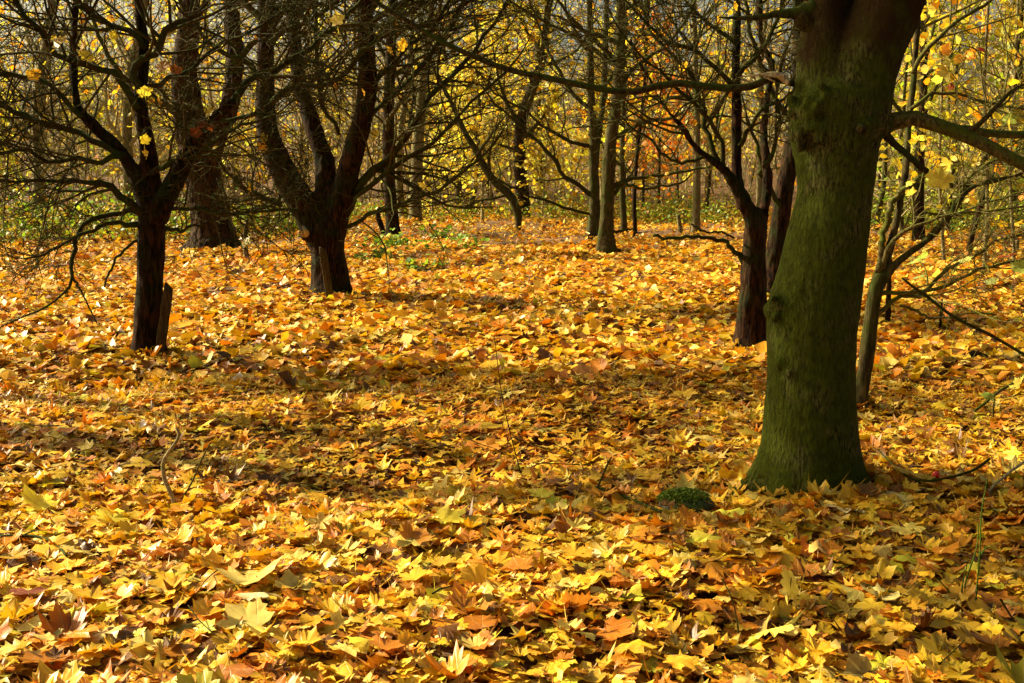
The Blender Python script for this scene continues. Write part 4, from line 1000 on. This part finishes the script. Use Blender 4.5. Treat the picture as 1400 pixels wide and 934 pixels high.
# orange ones right of the twin trunks, yellow ones in the middle
placed = []
LANES = np.array([gp(px, py)[:2] for px in range(480, 1040, 60) for py in (306, 318, 335, 355, 380, 405)] + [gp(px, py)[:2] for px in range(0, 480, 60) for py in (365, 400, 440, 480, 500)]
                 + [gp(px, py)[:2] for px in range(0, 420, 60) for py in (690, 760, 840)] + [gp(px, py)[:2] for px in (1220, 1280, 1340, 1390) for py in (380, 420, 470)] + [gp(px, py)[:2] for px in range(0, 300, 50) for py in (318, 326)])
def shades(x, y, H):              # does a crown of that height stand between the sun and the sunlit leaves?
    k = math.hypot(SUN.x, SUN.y) / SUN.z; h = np.array([SUN.x, SUN.y]) / math.hypot(SUN.x, SUN.y)
    for z in np.linspace(1.0, H, 8):
        p = np.array([x, y]) - h * k * z
        if (np.hypot(LANES[:, 0] - p[0], LANES[:, 1] - p[1]) < 1.0).any(): return True
    return False
def free(x, y, d):
    return all((x - a) ** 2 + (y - b) ** 2 > d * d for a, b in placed)
for (px, Y, k) in ((900, 41, 6), (928, 46, 6), (878, 44, 6), (640, 40, 0), (605, 44, 1), (670, 47, 7), (700, 42, 1), (750, 46, 0), (780, 40, 7), (590, 38, 7), (660, 36, 7), (820, 44, 1), (740, 39, 7)):
    x = (px - 700) / FPX * Y; placed.append((x, Y)); put(k, x, Y, random.uniform(0, 6.28), random.uniform(0.9, 1.15))
n = 0
while n < 70:
    Y = math.sqrt(random.uniform(25 ** 2, 62 ** 2)); x = random.uniform(-1, 1) * (0.50 * Y)
    px = 700 + FPX * x / Y
    lim = 25 if px < 430 else (27 if px > 1170 else 38)
    if Y < lim or not free(x, Y, 1.5): continue
    if shades(x, Y, 8) and random.random() < 0.75: continue
    placed.append((x, Y))
    k = random.choice([0, 1, 2, 3, 3, 4, 5, 7, 8, 2]) if px > 430 else random.choice([2, 3, 4, 5, 1, 8, 12, 13])
    put(k, x, Y, random.uniform(0, 6.28), random.uniform(0.85, 1.3)); n += 1

for _ in range(16):
    px = random.uniform(1185, 1500); Y = random.uniform(25, 36); x = (px - 700) / FPX * Y
    if not free(x, Y, 0.8): continue
    placed.append((x, Y)); put(random.choice([5, 3, 12, 13, 12, 5]), x, Y, random.uniform(0, 6.28), random.uniform(0.75, 1.2))
# trees standing to the left of the frame; their shade crosses the leaves
SIDE = 'tree standing outside the picture to the left'
SHADE = [(-6.3, 7.6, 9, 0.95), (-6.0, 6.9, 11, 1.0), (-5.3, 6.1, 9, 0.95)]
for (x, y, k, s) in SHADE:
    put(k, x, y, random.uniform(0, 6.28), s, SIDE, 'trees left of the picture')

# ------------------------------------------------------------------ undergrowth and the far wood
def brush(name, label, boxes, nst, nlv, hgt, pal, lsize, mat=M_GREEN):
    root = empty(name, (0, 0, 0), label, 'undergrowth'); root['kind'] = 'stuff'
    st = []; lv = []
    for (px0, px1, Y0, Y1, h, w) in boxes:
        k = int(nst * w); Y = RNG.uniform(Y0, Y1, k); x = (RNG.uniform(px0, px1, k) - 700) / FPX * Y
        b = np.stack([x, Y, gz(x, Y) - .03], -1); d = nrm(RNG.normal(0, .5, (k, 3)) + np.array([0, 0, 1.0])); pts = [b]
        ln = h * RNG.uniform(0.5, 1.3, k) / 5
        for _ in range(5):
            d = nrm(d + RNG.normal(0, .22, (k, 3)) + np.array([0, 0, -0.08])); pts.append(pts[-1] + d * ln[:, None])
        st.append(np.stack(pts, 1))
        k = int(nlv * w); A = st[-1][RNG.integers(0, len(st[-1]), k), RNG.integers(1, 6, k)] + RNG.normal(0, .13, (k, 3)); A[:, 2] = np.maximum(A[:, 2], gz(A[:, 0], A[:, 1]) + .03)
        lv.append(A)
    S = np.concatenate(st); t = Tubes().add(S, np.linspace(0.008, 0.003, 6)[None].repeat(len(S), 0), 3)
    tag(link('stems', t.mesh('stems', M_TWIG), root), kind='stuff')
    A = np.concatenate(lv); n = len(A)
    cl = Cloud(); cl.add(*leaf_cloud(A, lsize * RNG.uniform(0.6, 1.3, n), RNG.uniform(0.0, 1.2, n), T4, tints(n, np.ones(len(pal)), RNG, pal), RNG))
    tag(link('leaves', cl.mesh('leaves', mat), root), kind='stuff')
    return root
GRN = np.array([(0.18, 0.32, 0.04), (0.30, 0.46, 0.06), (0.10, 0.19, 0.03), (0.46, 0.52, 0.08), (0.45, 0.34, 0.05)])
brush('undergrowth', 'green brambles growing at the left edge of the wood', [(-120, 300, 23.5, 32, 1.1, 0.7), (300, 470, 26, 34, 0.9, 0.3)], 1400, 13000, 1.0, np.vstack([GRN, [(0.5, 0.36, 0.05), (0.4, 0.2, 0.04)]]), 0.10)
brush('undergrowth', 'low green growth along the back of the glade', [(470, 760, 37, 46, 0.7, 0.35), (760, 1010, 35, 46, 0.9, 0.4), (860, 1000, 33, 37, 0.6, 0.12)], 1200, 11000, 1.0, np.vstack([GRN, [(0.5, 0.42, 0.05), (0.5, 0.22, 0.03)]]), 0.10)
brush('undergrowth', 'green thicket behind the leaves at the right edge', [(1120, 1500, 28, 40, 1.4, 1.0)], 1500, 11000, 1.0, np.vstack([GRN, [(0.5, 0.42, 0.05)]]), 0.10)

# far wood: a mass of thin stems, twigs and leaves closing the view
k = 1000; Y = RNG.uniform(48, 85, k); x = RNG.uniform(-0.62, 0.62, k) * Y
b = np.stack([x, Y, gz(x, Y) - .1], -1); d = nrm(RNG.normal(0, .16, (k, 3)) + np.array([0, 0, 1.0])); pts = [b]; ln = RNG.uniform(4, 17, k) / 9
for _ in range(9):
    d = nrm(d + RNG.normal(0, .15, (k, 3))); pts.append(pts[-1] + d * ln[:, None])
S = np.stack(pts, 1); R = RNG.uniform(0.012, 0.05, k)[:, None] * np.linspace(1, .2, 10)[None]
far = Tubes().add(S, R, 4)
P1, R1 = grow(S, R, 9, 4, (0.12, 0.35), (30, 75), 0.03, 0.98, 0.2, 0.03, 0.8, 0.6, RNG, 0.3, 0.006); far.add(P1, R1, 3)
fw = empty('far_wood', (0, 0, 0), 'dense far wood of thin stems closing the view', 'wood'); fw['kind'] = 'stuff'
tag(link('stems', far.mesh('stems', M_TWIG_FAR), fw), kind='stuff')
tips = P1[:, 1:].reshape(-1, 3); n = 62000
A = tips[RNG.integers(0, len(tips), n)] + RNG.normal(0, .25, (n, 3))
pal = np.array([(0.80, 0.62, 0.08), (0.70, 0.40, 0.05), (0.55, 0.50, 0.10), (0.40, 0.22, 0.06), (0.42, 0.34, 0.18), (0.86, 0.78, 0.36)])
cl = Cloud(); cl.add(*leaf_cloud(A, RNG.uniform(0.12, 0.24, n), RNG.uniform(0.1, 1.6, n), T4, tints(n, np.ones(len(pal)), RNG, pal), RNG))
tag(link('leaves', cl.mesh('leaves', M_FOLIAGE), fw), kind='stuff')

# small green plants in the glade
def plant(px, py, h, n, label, size=0.07, spread=0.35):
    g = gp(px, py); root = empty('plant', g, label, 'plant')
    k = max(6, n // 8)
    b = RNG.normal(0, spread * .3, (k, 3)) * (1, 1, 0); d = nrm(RNG.normal(0, .5, (k, 3)) * (1, 1, .3) + np.array([0, 0, 1.])); pts = [b]
    for _ in range(4):
        d = nrm(d + RNG.normal(0, .2, (k, 3))); pts.append(pts[-1] + d * h / 4)
    S = np.stack(pts, 1); tag(link('stems', Tubes().add(S, np.full((k, 5), 0.004), 4).mesh('stems', M_MOSS), root), kind='stuff')
    A = S[RNG.integers(0, k, n), RNG.integers(1, 5, n)] + RNG.normal(0, .05, (n, 3))
    cl = Cloud(); cl.add(*leaf_cloud(A, size * RNG.uniform(.6, 1.3, n), RNG.uniform(0, 1.0, n), T6, tints(n, np.ones(4), RNG, GRN[:4]), RNG))
    tag(link('leaves', cl.mesh('leaves', M_GREEN), root), kind='stuff')
plant(538, 350, 0.42, 260, 'leafy green plant at the foot of the straight dark trunk', 0.08, 0.7)
plant(515, 358, 0.25, 120, 'low green plant just left of the straight dark trunk', 0.07, 0.8)
plant(565, 375, 0.22, 110, 'low green sprig in the leaves, nearest of the glade plants', 0.07, 0.6)
plant(620, 345, 0.28, 110, 'green sprig in the middle of the sunny glade', 0.08, 0.7)
plant(598, 328, 0.30, 110, 'green tuft at the back of the sunny glade', 0.09, 0.8)
plant(690, 360, 0.16, 40, 'small green seedling in the sunny glade', 0.07, 0.3)
plant(310, 345, 0.28, 120, 'dark green clump at the foot of the leaning reddish trunk', 0.07, 0.5)

# ------------------------------------------------------------------ small things on the floor
def stick(spec, Y, label, mat=M_TWIG, cat='twig', name='fallen_twig', lifts=None, side=()):
    pts = []; rad = []
    for i, (px, py, w) in enumerate(spec):
        g = gp(px, py) if Y is None else at(px, py, Y)
        if Y is None: g[2] += (lifts[i] if lifts else 0.06)
        pts.append(g); rad.append(.5 * w * mpp(px, py, g[1]))
    P, R = resample(pts, 24, rad); base = P[0].copy(); base[2] = float(gz(base[0], base[1]))
    t = Tubes().add(P, R, 7, True)
    if side:
        P1, R1 = grow(P[None], R[None], side[0], 6, side[1], (25, 60), .15, .95, .15, .05, .8, .6, RNG, .04, .001); t.add(P1, R1, 4)
    shift_mesh(t, base)
    return tag(link(name, t.mesh(name, mat), None, base), label, cat)
g0 = gp(240, 700)
stick([(240, 700, 6), (236, 680, 6), (225, 655, 6), (223, 635, 5.5), (228, 622, 5), (242, 602, 4.5), (244, 592, 4), (240, 585, 3)], g0[1], 'curved pale lichen-covered stick standing in the leaves', M_TWIG_PALE, 'stick', 'stick')
g0 = gp(244, 690)
stick([(244, 690, 2.5), (262, 660, 2.5), (275, 630, 2.2), (288, 605, 2)], g0[1], 'thin straight twig slanting up beside the curved pale stick')
g0 = gp(812, 690)
stick([(812, 690, 3.5), (815, 672, 3.5), (822, 655, 3), (831, 634, 3), (836, 625, 2)], g0[1], 'dark twig standing up left of the mossy stone', side=(3, (0.1, 0.2)))
stick([(814, 686, 4), (838, 692, 4.5), (868, 706, 4.5), (905, 722, 4)], None, 'dark twig lying in the leaves towards the mossy stone', M_LIMB)
g0 = gp(712, 655)
stick([(714, 655, 1.6), (706, 625, 1.6), (697, 590, 1.6), (688, 550, 1.4), (683, 520, 1.2), (676, 460, 1.0)], g0[1], 'hair-thin bare seedling stem in the middle of the leaves')
stick([(0, 757, 4), (25, 756, 4.5), (55, 758, 4), (78, 768, 3.5), (92, 785, 3)], None, 'bent twig lying on the leaves at the left edge', M_LIMB, side=(3, (0.1, 0.3)))
g0 = gp(1352, 690)
stick([(1350, 668, 4), (1330, 676, 4), (1300, 679, 3.5), (1259, 678, 3.5), (1235, 668, 3), (1212, 650, 2.5), (1200, 640, 2)], None, 'bare twig arching low right of the mossy trunk', M_LIMB, lifts=[.12, .10, .08, .06, .06, .07, .08])
stick([(1336, 724, 5), (1340, 705, 4.5), (1347, 688, 4), (1354, 670, 4), (1375, 650, 4), (1405, 628, 4)], g0[1], 'bent twig rising to the right edge', M_TWIG_PALE, side=(4, (0.1, 0.25)))
g0 = gp(1333, 572)
o = stick([(1332, 562, 4), (1348, 550, 4), (1366, 535, 4), (1385, 524, 4), (1405, 508, 4)], g0[1] - .3, 'twig bearing a few green leaves at the right edge', M_LIMB, side=(5, (0.2, 0.4)))
for (px, py, w, col) in ((1352, 541, 26, (0.30, 0.42, 0.12)), (1393, 527, 34, (0.66, 0.60, 0.16)), (1356, 590, 24, (0.52, 0.56, 0.08)), (1394, 616, 26, (0.24, 0.40, 0.10))):
    Yl = g0[1] - .32
    leaf_object(at(px, py, Yl) - np.array(o.location), w * mpp(px, py, Yl) / 1.5, (random.uniform(.5, 1.2), random.uniform(-.3, .3), random.uniform(0, 6)), col, o, tree_leaf_meshes)
stick([(1360, 545, 2.5), (1358, 562, 2.5), (1360, 580, 2.5), (1376, 598, 2.5), (1396, 612, 2.5)], g0[1] - .3, 'thin drooping twig below the green leaves at the right edge', M_TWIG)
g0 = gp(1389, 560)
stick([(1233, 380, 3), (1252, 395, 4), (1269, 407, 4.5), (1305, 434, 4.5), (1350, 456, 4.5), (1375, 470, 4), (1405, 488, 4)], g0[1] - 1.0, 'long dark branch slanting down to the right edge', M_LIMB, 'branch', 'branch', side=(5, (0.08, 0.2)))
# stalks in the lower right corner
def stalks(px, py, items, label, mat):
    g = gp(px, py); t = Tubes()
    for spec, in items:
        pts = [at(a, b, g[1] + c) for a, b, c in spec]; P, R = resample(pts, 12, np.linspace(0.003, 0.0014, len(pts))); t.add(P, R, 5)
    base = np.array([g[0], g[1], float(gz(g[0], g[1]))]); shift_mesh(t, base)
    return tag(link('seedling', t.mesh('seedling', mat), None, base), label, 'seedling')
stalks(1318, 830, [([(1333, 835, 0), (1336, 800, 0), (1340, 750, 0), (1342, 700, .02), (1350, 655, .05)],), ([(1312, 830, 0), (1322, 790, -.02), (1335, 750, -.02), (1338, 715, 0)],), ([(1310, 828, 0), (1300, 812, -.03), (1281, 790, -.05)],), ([(1314, 828, 0), (1316, 800, -.05), (1322, 772, -.04)],), ([(1340, 760, 0), (1347, 750, .02), (1353, 748, .02)],)], 'wiry green stalks rising in the lower right corner', M_MOSS)
stalks(1075, 850, [([(1071, 850, 0), (1076, 825, 0), (1080, 806, 0), (1082, 790, 0)],)], 'thin dry stem with a curled leaf behind the bright yellow leaf', M_TWIG)
stalks(1018, 882, [([(1012, 880, 0), (1006, 840, 0), (998, 812, 0), (985, 790, .03)],)], 'thin dry stem leaning left beside the bright yellow leaf', M_TWIG)
g = gp(1079, 850); leaf_object(at(1081, 800, g[1]) - 0, 0.07, (1.4, 0.9, 0.4), (0.8, 0.62, 0.10), GROUND)
# berry
g = gp(1279, 668); g[2] += 0.055
t = Tubes().blob((0, 0, 0), 5.5 * mpp(1279, 662, g[1]), 14)
M_BERRY = bpy.data.materials.new('berry'); nt, N, L = nodes_of(M_BERRY); N['Principled BSDF'].inputs['Base Color'].default_value = (0.70, 0.012, 0.01, 1); N['Principled BSDF'].inputs['Roughness'].default_value = 0.25
o = link('berry', t.mesh('berry', M_BERRY), None, g); tag(o, 'single red berry on the leaves right of the mossy trunk', 'berry')
# mossy stone
g = gp(938, 708); base = np.array([g[0], g[1], float(gz(g[0], g[1]))])
base[2] += 0.022
root = empty('mossy_stone', base, 'small stone capped with green moss near the big trunk', 'stone')
t = Tubes().blob(base + np.array([0, 0.02, 0.03]), 0.1, 16, (1, 1, 1)); t.V = [(v - base) * np.array([1.1, 0.85, 0.50]) + base for v in t.V]
link('stone', solid(t, 0.008, 'stone', M_STONE, 0.02, 12.0, 0.004, 2, base), root)
n = 3600; a = RNG.normal(0, 1, (n, 3)); a[:, 2] = np.abs(a[:, 2]) + .75; a[:, 0] -= .35; a[:, 1] += .2; a = nrm(a) * np.array([0.110, 0.086, 0.050]) + np.array([-.005, .02, .03]) + RNG.normal(0, .003, (n, 3))
cl = Cloud(); cl.add(*leaf_cloud(a, np.full(n, .008), RNG.uniform(.0, 1.0, n), T4, tints(n, np.ones(2), RNG, np.array([(0.11, 0.18, .010), (.20, .28, .015)])), RNG))
tag(link('moss', cl.mesh('moss', M_GREEN), root), kind='stuff')
# dark clod / bark piece lying at the right
g = gp(1332, 500); base = np.array([g[0], g[1], float(gz(g[0], g[1]))])
t = Tubes().add(np.array([[-.09, 0, .05], [0, .02, .07], [.09, .01, .05]]) + base, np.array([.03, .04, .02]), 10, True)
tag(link('bark_piece', solid(t, .01, 'bark_piece', M_BARK_ROUGH, .02, 14, .004, 1, base), None, base), 'dark broken piece of wood lying in the leaves at right', 'wood piece')
